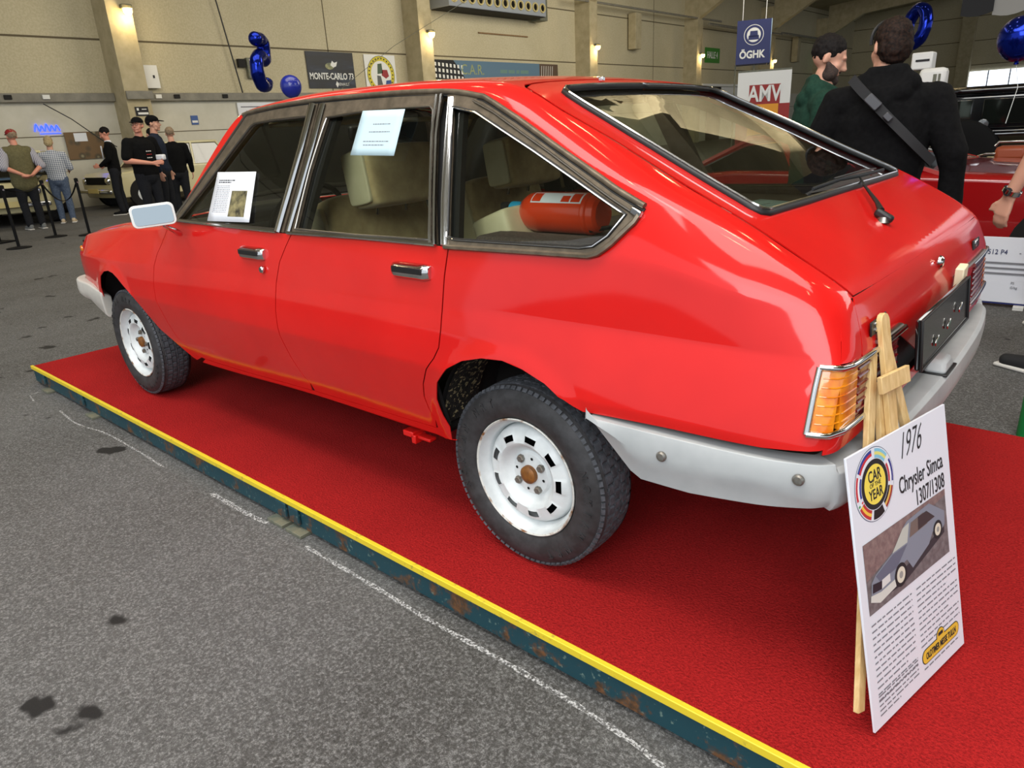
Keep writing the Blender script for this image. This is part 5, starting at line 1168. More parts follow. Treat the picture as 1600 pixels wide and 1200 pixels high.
def person(label, loc, rz, H=1.76, top=None, pants=None, shoes=None, hair=None, skin=SKIN, sleeve='long', arms=None, head=(0, 0), build=1.0, hood=False, cap=None, beard=None, glasses=None,
           jacket_open=None, vox=.014, vest=None, feet=None, hairlen=.0, lean=0, bald=False, fold=.02, loose=1.0):
    k = H/1.76; P_ = thing('person', label, 'person', (loc[0], loc[1], FZ), rz); b = build
    lv = lambda x, y, z: V((x*k, y*k, z*k))
    sh_z, hip_z = 1.44, .93; sw = .185*b
    neck = lv(0, .0+lean, 1.50); headc = lv(0, .025+lean, 1.655)
    hy, hp = head; HR = Matrix.Rotation(hy, 3, 'Z') @ Matrix.Rotation(hp, 3, 'X')
    hd = lambda x, y, z: headc+HR @ (V((x, y, z))*k)
    arms = arms or [((-.235*b, -.02, 1.16), (-.25*b, .06, .90), (0, .1, -1)), ((.235*b, -.02, 1.16), (.25*b, .06, .90), (0, .1, -1))]
    feet = feet or [(-.10, .02), (.10, -.02)]
    legs = [((s*.09, 0, .92), (f[0]*1.0, f[1]+.02, .50), (f[0], f[1]-.02, .09)) for s, f in zip((-1, 1), feet)]
    bm = bmesh.new()
    def torso(bm, g, low=.90):
        add_cap(bm, lv(0, 0, low+.06), lv(0, .0, 1.06), (.118*b+g)*k, (.112*b+g)*k, sx=1.34); add_cap(bm, lv(0, 0, 1.06), lv(0, lean*.7, 1.32), (.112*b+g)*k, (.118*b+g)*k, sx=1.42)
        add_cap(bm, lv(-sw*.80, lean-.005, 1.40), lv(sw*.80, lean-.005, 1.40), (.072+g)*k, (.072+g)*k); add_cap(bm, lv(0, lean, 1.30), lv(0, lean, 1.43), (.11*b+g)*k, (.075+g)*k, sx=1.5)
    def arm(bm, i, g, upto=1.0):
        el, wr, _ = arms[i]; s = -1 if i == 0 else 1; S0 = lv(s*sw, lean-.005, 1.405); E_ = lv(*el); W_ = lv(*wr)
        if upto <= .5: add_cap(bm, S0, S0.lerp(E_, upto*2), (.056*b+g)*k, (.052*b+g*1.3)*k)
        else:
            add_cap(bm, S0, E_, (.054*b+g)*k, (.043*b+g)*k); add_cap(bm, E_, E_.lerp(W_, (upto-.5)*2*.98), (.043*b+g)*k, (.031+g)*k)
    torso(bm, -.014)
    add_cap(bm, lv(0, lean, 1.42), lv(0, .012+lean, 1.57), .062*k*b**.5, .056*k)
    for i in (0, 1): arm(bm, i, -.004)
    for h_, kn, an in legs: add_cap(bm, lv(*h_), lv(*kn), .088*k*b, .056*k); add_cap(bm, lv(*kn), lv(*an), .056*k, .038*k)
    # head: skull, face wedge, jaw, nose, brow, ears, lips
    add_ell(bm, hd(0, -.012, .03), V((.076, .096, .092))*k, HR); add_ell(bm, hd(0, .028, -.02), V((.062, .066, .085))*k, HR); add_cap(bm, hd(-.030, .04, -.075), hd(.030, .04, -.075), .030*k, .030*k); add_ell(bm, hd(0, .070, -.092), V((.026, .022, .020))*k, HR)
    add_cap(bm, hd(0, .088, .022), hd(0, .112, -.022), .009*k, .015*k, 8); add_cap(bm, hd(-.013, .100, -.026), hd(.013, .100, -.026), .009*k, .009*k, 8); add_cap(bm, hd(-.034, .083, .034), hd(.034, .083, .034), .011*k, .011*k, 8); add_cap(bm, hd(-.018, .090, -.058), hd(.018, .090, -.058), .009*k, .009*k, 8)
    for s in (-1, 1):
        add_ell(bm, hd(s*.078, -.012, -.004), V((.009, .020, .033))*k, HR @ Matrix.Rotation(s*.35, 3, 'Z')); add_cap(bm, hd(s*.045, .06, -.02), hd(s*.035, .066, -.05), .022*k, .020*k, 8)
    # hands
    for i in (0, 1):
        el, wr, fd = arms[i]; s = -1 if i == 0 else 1; W_ = lv(*wr); d = V(fd).normalized(); fore = (W_-lv(*el)).normalized()
        pn = V((s, 0, 0)); pn = (pn-d*pn.dot(d)); pn = pn.normalized() if pn.length > .2 else V((0, 0, 1)); pn = (pn-d*pn.dot(d)).normalized(); wd = d.cross(pn).normalized()
        if wd.y < 0: wd = -wd
        pm = W_+d*.045*k
        for q in (-.026, -.009, .009, .026): add_cap(bm, W_+wd*q*.6*k, W_+d*.085*k+wd*q*k, .015*k, .0125*k, 8)
        for q, L in ((-.029, .060), (-.0105, .074), (.0085, .080), (.0275, .070)):
            a0 = W_+d*.088*k+wd*q*k; a1 = a0+(d*.92-pn*.25).normalized()*L*.5*k; a2 = a1+(d*.75-pn*.62).normalized()*L*.5*k
            add_cap(bm, a0, a1, .0095*k, .009*k, 8); add_cap(bm, a1, a2, .009*k, .008*k, 8)
        t0 = W_+d*.025*k+wd*.022*k; t1 = t0+(d*.7+wd*.75).normalized()*.045*k; add_cap(bm, t0, t1, .013*k, .010*k, 8); add_cap(bm, t1, t1+(d*.95+wd*.1).normalized()*.03*k, .010*k, .009*k, 8)
    body = blob('body', bm, min(vox, .0085), skin, P_, 3)
    eye = mat('eye_white', (225, 220, 214), .3) if 'eye' not in M else M['eye']; M['eye'] = eye
    for s in (-1, 1):
        e = lathe('eye', [(0, .012), (.006, .0105), (.012, 0), (.006, -.0105), (0, -.012)], eye, P_, 'y', 12, cap=False); e.location = hd(s*.029, .0655, .012); e.rotation_euler = HR.to_euler()
        pu = lathe('iris', [(0, .0128), (.0045, .0118)], M['ink'], e, 'y', 12, cap=False)
    # clothing
    bm = bmesh.new(); g = .012*loose
    torso(bm, g, .88 if not vest else .86)
    add_cap(bm, lv(0, lean, 1.44), lv(0, lean+.004, 1.475), .072*k, .068*k)
    up = {'long': .97, 'short': .40, 'elbow': .5}[sleeve]
    for i in (0, 1): arm(bm, i, g*1.1, up)
    if hood:
        add_cap(bm, lv(-.095, lean-.045, 1.485), lv(.095, lean-.045, 1.485), .062*k, .062*k); add_cap(bm, lv(-.10, lean-.02, 1.50), lv(-.05, lean+.075, 1.46), .045*k, .035*k); add_cap(bm, lv(.10, lean-.02, 1.50), lv(.05, lean+.075, 1.46), .045*k, .035*k)
        add_cap(bm, lv(-.06, lean-.085, 1.44), lv(.06, lean-.085, 1.44), .055*k, .055*k); add_cap(bm, lv(0, lean-.095, 1.40), lv(0, lean-.10, 1.34), .055*k, .035*k); add_cap(bm, lv(-.07, lean-.055, 1.545), lv(.07, lean-.055, 1.545), .032*k, .032*k)
    name = 'hoodie' if hood else ('shirt' if sleeve != 'long' or vest else 'jacket')
    tp_ = blob(name, bm, vox*.9, top, P_, 4, fold)
    if vest is not None:
        bm = bmesh.new(); torso(bm, .026, .80); add_cap(bm, lv(0, 0, .84), lv(0, 0, 1.0), .14*k*b, .13*k*b, sx=1.3); blob('vest', bm, vox, vest, P_, 4, .012)
    bm = bmesh.new()
    add_cap(bm, lv(0, 0, .88), lv(0, 0, .99), (.122*b)*k, .118*k*b, sx=1.3)
    for h_, kn, an in legs: add_cap(bm, lv(*h_), lv(*kn), .098*k*b, .072*k*loose); add_cap(bm, lv(*kn), lv(an[0], an[1], .10), .072*k*loose, .062*k*loose)
    blob('trousers', bm, vox*.9, pants, P_, 4, .018)
    for i, f in enumerate(feet):
        bm = bmesh.new(); x, y = f; add_cap(bm, lv(x, y-.045, .050), lv(x*1.15, y+.14, .038), .042*k, .034*k, sx=1.1); add_cap(bm, lv(x, y-.04, .08), lv(x, y-.03, .12), .045*k, .045*k)
        for v in bm.verts: v.co.z = max(v.co.z, .002)
        sh_ = blob('shoe', bm, .010, shoes or M['matte_black'], P_, 2)
        box('sole', lv(x*1.07, y+.05, .012), (.088*k, .27*k, .022), SOLE, sh_, Matrix.Rotation(-.03, 3, 'Z'), .009)
    if hair is not None and not bald:
        bm = bmesh.new(); add_ell(bm, hd(0, -.022, .045), V((.084, .100, .092))*k, HR); 
        if hairlen > 0: add_ell(bm, hd(0, -.045, .005-hairlen*.3), V((.083, .078, .085+hairlen*.5))*k, HR)
        # trim away the face side
        geom = bm.verts[:]+bm.edges[:]+bm.faces[:]; pl = hd(0, .052, .055); bmesh.ops.bisect_plane(bm, geom=geom, plane_co=pl, plane_no=(HR @ V((0, .80, -.60))), clear_outer=True)
        me = bpy.data.meshes.new('h'); bmesh.ops.holes_fill(bm, edges=bm.edges[:]); blob('hair', bm, .008, hair, P_, 2, .016)
    if beard is not None:
        bm = bmesh.new(); add_cap(bm, hd(-.034, .042, -.078), hd(.034, .042, -.078), .043*k, .043*k); add_ell(bm, hd(0, .078, -.094), V((.040, .034, .034))*k, HR); add_cap(bm, hd(-.020, .094, -.043), hd(.020, .094, -.043), .008*k, .008*k, 8)
        for s in (-1, 1): add_cap(bm, hd(s*.064, .014, -.028), hd(s*.046, .050, -.070), .017*k, .036*k)
        for s in (-1, 1): add_ell(bm, hd(s*.044, .046, -.056), V((.029, .042, .042))*k, HR)
        blob('beard', bm, .008, beard, P_, 2)
    if cap is not None:
        bm = bmesh.new(); add_ell(bm, hd(0, -.010, .062), V((.090, .106, .078))*k, HR); bmesh.ops.bisect_plane(bm, geom=bm.verts[:]+bm.edges[:]+bm.faces[:], plane_co=hd(0, 0, .04), plane_no=-(HR @ V((0, .05, 1))), clear_outer=True); bmesh.ops.holes_fill(bm, edges=bm.edges[:])
        c_ = blob('cap', bm, .010, cap, P_, 2); bm = bmesh.new(); add_ell(bm, hd(0, .115, .045), V((.070, .070, .010))*k, HR @ Matrix.Rotation(-.15, 3, 'X')); blob('cap_brim', bm, .008, cap, c_, 1)
    if glasses:
        bm = bmesh.new()
        for s in (-1, 1): add_tube(bm, [hd(s*.032+.022*math.cos(a), .098, .012+.018*math.sin(a)) for a in np.linspace(0, 2*PI, 15)[:-1]], .0025, 5, True); add_tube(bm, [hd(s*.055, .097, .016), hd(s*.080, .0, .014)], .0025, 5)
        add_tube(bm, [hd(-.01, .10, .014), hd(.01, .10, .014)], .0025, 5); bmobj('glasses', bm, M['black'], P_)
    if jacket_open is not None:
        bm = bmesh.new(); 
        for s in (-1, 1): pass
        q = [lv(-.035, .148, 1.42), lv(.035, .148, 1.42), lv(.012, .158, 1.12), lv(-.012, .158, 1.12)]; bm.faces.new([bm.verts.new(p) for p in q]); o = bmobj('shirt_front', bm, jacket_open, P_); z_ = o.modifiers.new('t', 'SOLIDIFY'); z_.thickness = .02; z_.offset = 0
        bm = bmesh.new(); add_cap(bm, lv(0, lean, 1.46), lv(0, lean+.006, 1.495), .071*k, .066*k); blob('collar', bm, .010, jacket_open, P_, 2)
    return P_, lv, hd, HR
def clothm(name, c, c2=None, sc=60, rough=.95): return noisy(name, c, c2 or tuple(min(255, v+7) for v in c), sc, rough, spec=.15)
SOLE = mat('shoe_sole', (205, 202, 196), .7)
cl_black = clothm('black_jersey', (9, 9, 10)); cl_green = clothm('dark_green_jersey', (26, 52, 42), (34, 62, 50)); denim = clothm('blue_denim', (66, 78, 98), (90, 102, 122), 40); dk = clothm('dark_trousers', (28, 29, 33)); navy = clothm('navy_cloth', (30, 36, 50))
grey_tr = clothm('light_grey_trousers', (150, 150, 156), (172, 172, 176)); whitec = clothm('white_cotton', (214, 216, 224), (228, 230, 236)); olive = clothm('olive_vest', (92, 88, 62), (106, 100, 72), 30)
h_dark = noisy('dark_brown_hair', (10, 7, 6), (46, 30, 22), 90, .75, spec=.2); h_black = noisy('black_hair', (10, 8, 8), (30, 24, 22), 90, .75, spec=.2); h_blond = noisy('grey_blond_hair', (150, 130, 90), (176, 156, 116), 50, .7); h_grey = noisy('grey_hair', (120, 100, 80), (150, 130, 104), 50, .7)
beard_m = noisy('short_beard', (40, 30, 26), (66, 48, 40), 120, .8)
plaid = mat('plaid_cotton', (170, 174, 182), .9); _m = plaid; tc_ = nd(_m, 'ShaderNodeTexCoord'); w1 = nd(_m, 'ShaderNodeTexWave'); w1.inputs['Scale'].default_value = 9; w1.bands_direction = 'Z'; w2_ = nd(_m, 'ShaderNodeTexWave'); w2_.inputs['Scale'].default_value = 9; w2_.bands_direction = 'X'
lk(_m, tc_.outputs['Object'], w1.inputs[0]); lk(_m, tc_.outputs['Object'], w2_.inputs[0]); setcol(_m, mix(_m, .5, ramp(_m, w1.outputs['Fac'], [(.4, (206, 208, 212)), (.6, (84, 96, 118))]), ramp(_m, w2_.outputs['Fac'], [(.4, (206, 208, 212)), (.6, (84, 96, 118))])))
stripe = mat('striped_cotton', (170, 174, 182), .9); _m = stripe; tc_ = nd(_m, 'ShaderNodeTexCoord'); w1 = nd(_m, 'ShaderNodeTexWave'); w1.inputs['Scale'].default_value = 14; lk(_m, tc_.outputs['Object'], w1.inputs[0]); setcol(_m, ramp(_m, w1.outputs['Fac'], [(.4, (186, 186, 192)), (.6, (110, 104, 122))]))
# two men behind the car
G, lv, hd, HR = person('bearded man in dark green hoodie with short faded hair looking down right', (-.35, 2.46), math.radians(-62), 1.72, cl_green, dk, hood=True, hair=h_black, beard=beard_m, head=(-.15, -.42), vox=.011, build=1.18, loose=1.3,
   arms=[((-.26, -.03, 1.17), (-.27, .10, .95), (0, .2, -1)), ((.26, -.03, 1.17), (.25, .16, .97), (0, .3, -1))])
Bk, lv, hd, HR = person('man in black hoodie seen from behind with a diagonal black strap', (.15, 1.88), math.radians(14), 1.71, cl_black, dk, hood=True, hair=h_dark, head=(.45, -.10), vox=.011, build=1.20, loose=1.5, hairlen=.02, fold=.03,
   arms=[((-.31, -.02, 1.16), (-.30, .14, .96), (0, .4, -1)), ((.33, -.03, 1.16), (.36, .02, .88), (0, .1, -1))])
# crossbody strap with buckle on his back
def back_pt(x, z, off=.0): 
    xx = min(abs(x)/.27, 1); return V((x, -(.155+.012+off)*math.sqrt(max(0.02, 1-xx**2.4)), z))
sp = [back_pt(-.15, 1.475), back_pt(-.10, 1.42, .012), back_pt(-.02, 1.34, .016), back_pt(.07, 1.25, .016), back_pt(.16, 1.16, .012), back_pt(.24, 1.08, .01)]
bm = bmesh.new(); cs = cr(sp, 4); L = []
for i, p in enumerate(cs):
    t = (cs[min(i+1, len(cs)-1)]-cs[max(i-1, 0)]).normalized(); nn = V((p.x*.8, -.3, 0)).normalized(); wv = t.cross(nn).normalized(); L.append([bm.verts.new(p+wv*.021+nn*.004), bm.verts.new(p-wv*.021+nn*.004), bm.verts.new(p-wv*.021-nn*.01), bm.verts.new(p+wv*.021-nn*.01)])
for a, b_ in zip(L, L[1:]):
    for q in range(4): bm.faces.new((a[q], a[(q+1) % 4], b_[(q+1) % 4], b_[q]))
bmesh.ops.recalc_face_normals(bm, faces=bm.faces)
st_ = bmobj('strap', bm, mat('webbing', (30, 30, 32), .7), Bk, 40)
bk = prism('buckle', rrect(.075, .045, .008), .016, mat('buckle_plastic', (60, 60, 64), .35), st_, frm(back_pt(-.045, 1.365, .028), (.62, 0, -.60), (.6, .05, .62)), bevel=.004)
prism('buckle', rrect(.04, .03, .006), .018, mat('buckle_plastic', (60, 60, 64), .35), st_, frm(back_pt(.025, 1.295, .028), (.62, 0, -.60), (.6, .05, .62)), bevel=.004)
bm = bmesh.new(); add_tube(bm, [hd(.092*math.sin(a), .012-.0, .035+.094*math.cos(a)) for a in np.linspace(-1.75, 1.75, 18)], .008, 8); bmobj('head_band', bm, M['black'], Bk)
# people at the right edge
R1, lv, hd, HR = person('person in white T-shirt at the right edge with a steel wristwatch', (1.06, 2.22), math.radians(66), 1.78, whitec, denim, sleeve='short', hair=h_dark, vox=.012, build=1.15, shoes=mat('black_canvas', (26, 26, 28), .8), skin=SKIN,
   arms=[((-.33, .12, 1.15), (-.335, .22, .90), (0, .25, -1)), ((.28, .0, 1.15), (.28, .1, .9), (0, .2, -1))], feet=[(-.06, .10), (.12, -.1)])
wt = lathe('wristwatch', [(.036, -.012), (.041, -.010), (.041, .010), (.036, .012)], M['chrome'], R1, 'z', 24, cap=False); wt.location = lv(-.335, .212, .925); wt.rotation_euler = (.45, 0, 0)
bx = prism('watch_dial', [(.019*math.cos(a), .019*math.sin(a)) for a in np.linspace(0, 2*PI, 21)[:-1]], .01, M['ink'], wt, frm((-.038, 0, 0), (0, 1, 0), (0, 0, 1)))
R2, lv, hd, HR = person('person in light grey trousers and pale trainers beside the red car placard', (1.03, 3.34), math.radians(84), 1.74, whitec, grey_tr, sleeve='short', hair=h_dark, shoes=mat('pale_trainer', (176, 172, 150), .8), vox=.015, feet=[(-.12, .06), (.12, -.05)])
# group at the far left
VOX = .017
person('man in red cap and olive vest seen from behind with hands clasped', (-14.6, 2.2), math.radians(94), 1.77, stripe, dk, vest=olive, cap=mat('red_cap', (140, 22, 24), .8), hair=h_grey, sleeve='elbow', build=1.18, vox=VOX, skin=SKIN2, shoes=mat('grey_trainer', (110, 112, 112), .8),
   arms=[((-.31, -.12, 1.14), (-.06, -.24, .99), (.9, -.1, -.2)), ((.31, -.12, 1.14), (.06, -.24, .97), (-.9, -.1, -.2))])
L2, lv, hd, HR = person('person with grey blond hair in plaid shirt and jeans reading a sheet', (-15.2, 2.95), math.radians(68), 1.64, plaid, denim, hair=h_blond, sleeve='elbow', vox=VOX, hairlen=.03, shoes=mat('cream_shoe', (200, 180, 150), .8), head=(0, -.3), build=1.08,
   arms=[((-.26, .05, 1.14), (-.12, .30, 1.12), (.5, .6, .1)), ((.27, .06, 1.14), (.22, .30, 1.06), (-.1, .8, .1))])
box('held_sheet', lv(.06, .42, 1.10), (.30, .21, .004), M['white_paper'], L2, Matrix.Rotation(.5, 3, 'X'))
person('man in dark suit and white shirt looking down in profile', (-15.6, 4.2), math.radians(150), 1.78, cl_black, dk, hair=h_black, head=(0, -.45), jacket_open=whitec, vox=VOX, skin=SKIN2, arms=[((-.24, .02, 1.16), (-.18, .22, 1.02), (.2, .8, 0)), ((.24, .02, 1.16), (.22, .20, 1.02), (0, .8, 0))])
person('person in white shirt facing away behind the cream cars', (-15.3, 5.0), math.radians(100), 1.72, whitec, dk, hair=h_black, vox=VOX, sleeve='elbow')
L5, lv, hd, HR = person('man in black T-shirt, cap and glasses holding a white paper', (-11.5, 3.15), math.radians(-72), 1.80, cl_black, dk, hair=h_grey, cap=cl_black, glasses=True, sleeve='short', vox=.014, skin=SKIN2, build=1.28, head=(-1.15, .1),
   arms=[((.0-.34, -.03, 1.12), (-.16, .22, 1.08), (.6, .7, .0)), ((.33, .0, 1.14), (.10, .30, 1.08), (-.6, .7, .1))])
for q_, (zz, w__) in enumerate(((1.27, .16), (1.22, .12), (1.17, .15))): text('shirt_print', '- - -', .05, M['white'] if q_ != 1 else mat('red_print', (170, 30, 30), .7), L5, frm(lv(.02, .168, zz), (-1, 0, 0), (0, 0, 1)), .002, 1.2, bold=.004)
box('held_paper', lv(-.20, .15, 1.16), (.10, .16, .09), M['white_paper'], L5, Matrix.Rotation(.3, 3, 'Z'), .02)
person('person in navy jacket and black cap standing close behind the black T-shirt man', (-12.0, 3.62), math.radians(-40), 1.84, navy, dk, hair=h_black, cap=cl_black, vox=VOX, build=1.1)
person('grey-haired person in black jacket facing away, rightmost of the far group', (-13.2, 4.45), math.radians(70), 1.68, cl_black, dk, hair=h_grey, vox=VOX, build=1.15)
# ------------------------------------------------------------ background cars
def carbody(name, label, loc, rz, L, Wd, prof_low, prof_cab, m, wheel_x, wr=.31, cabin_in=.14, roofm=None, extras=None, cat='car', winm=None):
    """prof_low: closed side outline of the lower body, prof_cab: greenhouse outline (x, z) listed base->top->base"""
    t = thing(name, label, cat, loc, rz); F_ = frm((0, Wd/2, 0), (1, 0, 0), (0, 0, 1))
    bm = bmesh.new(); n = len(prof_low); R_ = []
    for yy, ins in ((-1, .045), (-.96, .0), (-.8, -.0), (0, -.0), (.8, 0), (.96, 0), (1, .045)):
        ring = []
        cx = sum(p[0] for p in prof_low)/n; cz = sum(p[1] for p in prof_low)/n
        for x, z in prof_low:
            d = V((x-cx, z-cz)); k = 1-ins/max(.2, d.length); crown = .02*(1-yy*yy) if z > cz else 0
            ring.append(bm.verts.new((cx+d.x*k-(.05*yy*yy*(1 if x > cx else -1) if abs(x-cx) > L*.40 else 0), yy*Wd/2, cz+d.y*k+crown)))
        R_.append(ring)
    for a, b in zip(R_, R_[1:]):
        for k in range(n): bm.faces.new((a[k], a[(k+1) % n], b[(k+1) % n], b[k]))
    bm.faces.new(R_[0]); bm.faces.new(R_[-1][::-1]); bmesh.ops.recalc_face_normals(bm, faces=bm.faces); body = bmobj('body', bm, m, t, 35, .02, 3)
    zb = min(z for x, z in prof_cab); zt = max(z for x, z in prof_cab)
    def cab(name, pr, grow, mm, par):
        bm = bmesh.new(); A = []
        for s in (-1, 1): A.append([bm.verts.new((x, s*(Wd/2-.05+grow-cabin_in*(z-zb)/(zt-zb)), z)) for x, z in pr])
        k_ = len(pr); bm.faces.new(A[0]); bm.faces.new(A[1][::-1])
        for k in range(k_): bm.faces.new((A[0][k], A[0][(k+1) % k_], A[1][(k+1) % k_], A[1][k]))
        bmesh.ops.recalc_face_normals(bm, faces=bm.faces); return bmobj(name, bm, mm, par, 35, .012)
    g_ = cab('windows', prof_cab, 0, winm or M['cardark'], t)
    top = [p for p in prof_cab if p[1] > zt-.05]; x0, x1 = min(p[0] for p in top), max(p[0] for p in top)
    bm = bmesh.new(); yr = Wd/2-.05-cabin_in; add_box(bm, ((x0+x1)/2, 0, zt+.015), (x1-x0+.06, 2*yr+.06, .06)); bmobj('roof', bm, roofm or m, t, 35, .025, 3)
    bx0, bx1 = min(p[0] for p in prof_cab), max(p[0] for p in prof_cab)
    for s in (-1, 1):
        for xb, xt in ((bx0, x0), (bx1, x1), ((bx0+bx1)/2, (x0+x1)/2)): tube('roof_pillar', [(xb, s*(Wd/2-.045), zb), (xt, s*(yr+.008), zt)], .028, roofm or m, t, 6)
    for wx_ in wheel_x:
        for s in (-1, 1):
            w = lathe('wheel', [(.10, -.09), (wr*.72, -.10), (wr*.95, -.085), (wr, -.05), (wr, .05), (wr*.9, .08)], M['tyre'], t, 'y', 28, cap=False); w.location = (wx_, s*(Wd/2-.10), wr); w.scale = (1, 1 if s < 0 else -1, 1)
            lathe('hub', [(0, -.11), (wr*.3, -.115), (wr*.66, -.10)], M['rim'], w, 'y', 20, cap=False)
            a = lathe('wheel_arch', [(wr*1.12, -.006), (0, -.006)], M['well'], t, 'y', 28, cap=False); a.location = (wx_, s*(Wd/2-.0), wr+.02); a.scale = (1, 1 if s < 0 else -1, 1)
    return t
M['cardark'] = mat('dark_car_glass', (18, 20, 18), .06, coat=1)
M['cream'] = mat('cream_car_paint', (214, 204, 160), .3, coat=.8); M['blue_paint'] = mat('blue_car_paint', (28, 66, 96), .3, coat=.8); M['blackpaint'] = mat('black_car_paint', (8, 8, 11), .12, coat=1); M['darkred'] = mat('deep_red_car_paint', (150, 10, 14), .22, coat=1)
low = lambda a, b, h, hb, hd_=.30: [(-a, .28), (-a-.04, .5), (-a+.02, hb), (-a*.55, h), (b*.45, h), (b-.05, hb), (b+.02, .5), (b, .28)]
sedan = [(-1.9, .26), (-1.97, .5), (-1.93, .82), (-1.2, .90), (.7, .92), (1.85, .82), (1.97, .70), (1.97, .48), (1.9, .26)]
scab = [(-1.35, .88), (-.85, 1.36), (.25, 1.38), (.78, .90)]
def front_kit(t, x, w, z, gm, lamp_y=.55, square=False):
    box('grille', (x, 0, z), (.04, w*.62, .17), M['matte_black'], t, None, .01)
    for s in (-1, 1):
        l = lathe('head_lamp', [(0, .04), (.06, .03), (.085, 0), (.09, -.03)], M['chrome'], t, 'x', 20, cap=False); l.location = (x+.01, s*lamp_y, z)
    box('bumper', (x+.06, 0, z-.24), (.08, w, .10), M['chrome'], t, None, .03); box('number_plate', (x+.12, 0, z-.22), (.012, .50, .11), mat('yellow_plate', (214, 196, 130), .5), t, None, .004)
c1 = carbody('vintage_saloon', 'cream saloon with dark blue bonnet facing forward beside the plaid shirt person', (-17.4, 2.8, FZ), math.radians(-22), 4.0, 1.58, sedan, scab, M['cream'], (-1.22, 1.25)); front_kit(c1, 1.96, 1.5, .66, None)
box('bonnet_panel', (1.25, 0, .915), (1.05, 1.2, .05), M['blue_paint'], c1, None, .02)
c2 = carbody('vintage_saloon', 'cream yellow saloon parked behind the suited man', (-18.0, 6.5, FZ), math.radians(-84), 4.2, 1.6, sedan, [(-1.35, .88), (-1.0, 1.40), (.45, 1.42), (.95, .90)], M['cream'], (-1.25, 1.28)); front_kit(c2, 1.96, 1.5, .66, None)
c3 = carbody('delivery_van', 'white van with blue side at the far left edge', (-17.0, .55, FZ), math.radians(-12), 4.3, 1.7, [(-2.1, .3), (-2.15, .6), (-2.1, 1.0), (2.0, 1.0), (2.12, .85), (2.12, .5), (2.05, .3)], [(-2.05, .98), (-2.0, 1.85), (1.1, 1.87), (1.7, .98)], M['blue_paint'], (-1.3, 1.35), roofm=M['white'])
c4 = carbody('red_sports_car', 'low deep red sports car parked behind the platform', (-.42, 5.0, FZ), math.radians(2), 4.5, 1.95, [(-2.2, .18), (-2.25, .5), (-2.2, .80), (-1.2, .88), (.3, .86), (1.5, .80), (2.2, .66), (2.28, .38), (2.2, .18)], [(-1.7, .86), (-1.15, 1.08), (-.55, 1.12), (.42, .84)], M['darkred'], (-1.25, 1.25), .31, .24)
for s in (-1, 1): tube('windscreen_trim', [(-.55, s*.66, 1.13), (.42, s*.90, .85)], .012, M['chrome'], c4, 6); tube('window_trim', [(-.80, s*.69, 1.12), (.10, s*.91, .865)], .008, M['chrome'], c4, 6)
# black 1930s saloon
c5 = thing('black_vintage_car', 'black 1930s saloon with spare wheel and chrome hub behind the red sports car', 'car', VC['loc'], VC['rz'])
bp = M['blackpaint']
def cb(n_, c_, s_, m=bp, bev=.05, tp=None): return box(n_, c_, s_, m, c5, None, bev, tp, 3)
bm = bmesh.new(); prof = [(-2.0, .45), (-2.08, .8), (-2.0, 1.12), (-1.0, 1.14), (.6, 1.12), (.85, 1.04), (2.1, .98), (2.15, .5), (2.0, .42)]
add = [[bm.verts.new((x, s*(.70 if x < .7 else .42), z)) for x, z in prof] for s in (-1, 1)]
bm.faces.new(add[0]); bm.faces.new(add[1][::-1]); nn_ = len(prof)
for k_ in range(nn_): bm.faces.new((add[0][k_], add[0][(k_+1) % nn_], add[1][(k_+1) % nn_], add[1][k_]))
bmesh.ops.recalc_face_normals(bm, faces=bm.faces); bmobj('body', bm, bp, c5, 35, .05, 3)
cb('cabin', (-.70, 0, 1.36), (2.55, 1.36, .50), bp, .08); cb('roof', (-.70, 0, 1.62), (2.75, 1.46, .10), bp, .045)
for s in (-1, 1):
    for xw, ww in ((-1.45, .62), (-.70, .66), (.08, .62)): o = box('side_window', (xw, s*.683, 1.37), (ww, .03, .30), M['cardark'], c5, None, .01); box('window_blind', (0, s*.018, .02), (ww*.5, .004, .22), flat('p', (112, 108, 92)), o) if xw > 0 else None
    tube('belt_line', [(-2.0, s*.71, 1.14), (0.6, s*.71, 1.14), (.9, s*.60, 1.06), (2.1, s*.45, 1.0)], .018, M['blue_sheen'] if 'blue_sheen' in M else bp, c5, 8)
    for xw in (-1.45, 1.55):
        w = lathe('wheel', [(.20, -.07), (.28, -.08), (.335, -.06), (.35, -.02), (.35, .04), (.30, .08)], M['tyre'], c5, 'y', 28, cap=False); w.location = (xw, s*.66, .35); w.scale = (1, 1 if s < 0 else -1, 1); lathe('hub', [(0, -.11), (.05, -.10), (.07, -.07), (.2, -.065)], M['chrome'], w, 'y', 20, cap=False)
        bm = bmesh.new(); R_ = []
        for a in np.linspace(math.radians(-5), math.radians(195), 16): R_.append([bm.verts.new((xw+.45*math.cos(a), s*y_, .36+.42*math.sin(a))) for y_ in (.46, .78, .82)])
        for a, b_ in zip(R_, R_[1:]):
            for q in range(2): bm.faces.new((a[q], a[q+1], b_[q+1], b_[q]))
        o = bmobj('fender', bm, bp, c5, 50); z_ = o.modifiers.new('t', 'SOLIDIFY'); z_.thickness = .02
    box('running_board', (.05, s*.72, .36), (2.2, .24, .05), bp, c5, None, .02)
    sw_ = lathe('spare_wheel', [(0, -.05), (.20, -.05), (.28, -.07), (.335, -.05), (.35, 0), (.33, .07), (0, .08)], M['matte_black'], c5, 'y', 32, cap=False); sw_.location = (-1.22, s*.80, .82); sw_.scale = (1.35, 1 if s < 0 else -1, 1.35)
    lathe('spare_cap', [(0, -.10), (.05, -.095), (.085, -.06), (.09, -.05)], M['chrome'], sw_, 'y', 20, cap=False)
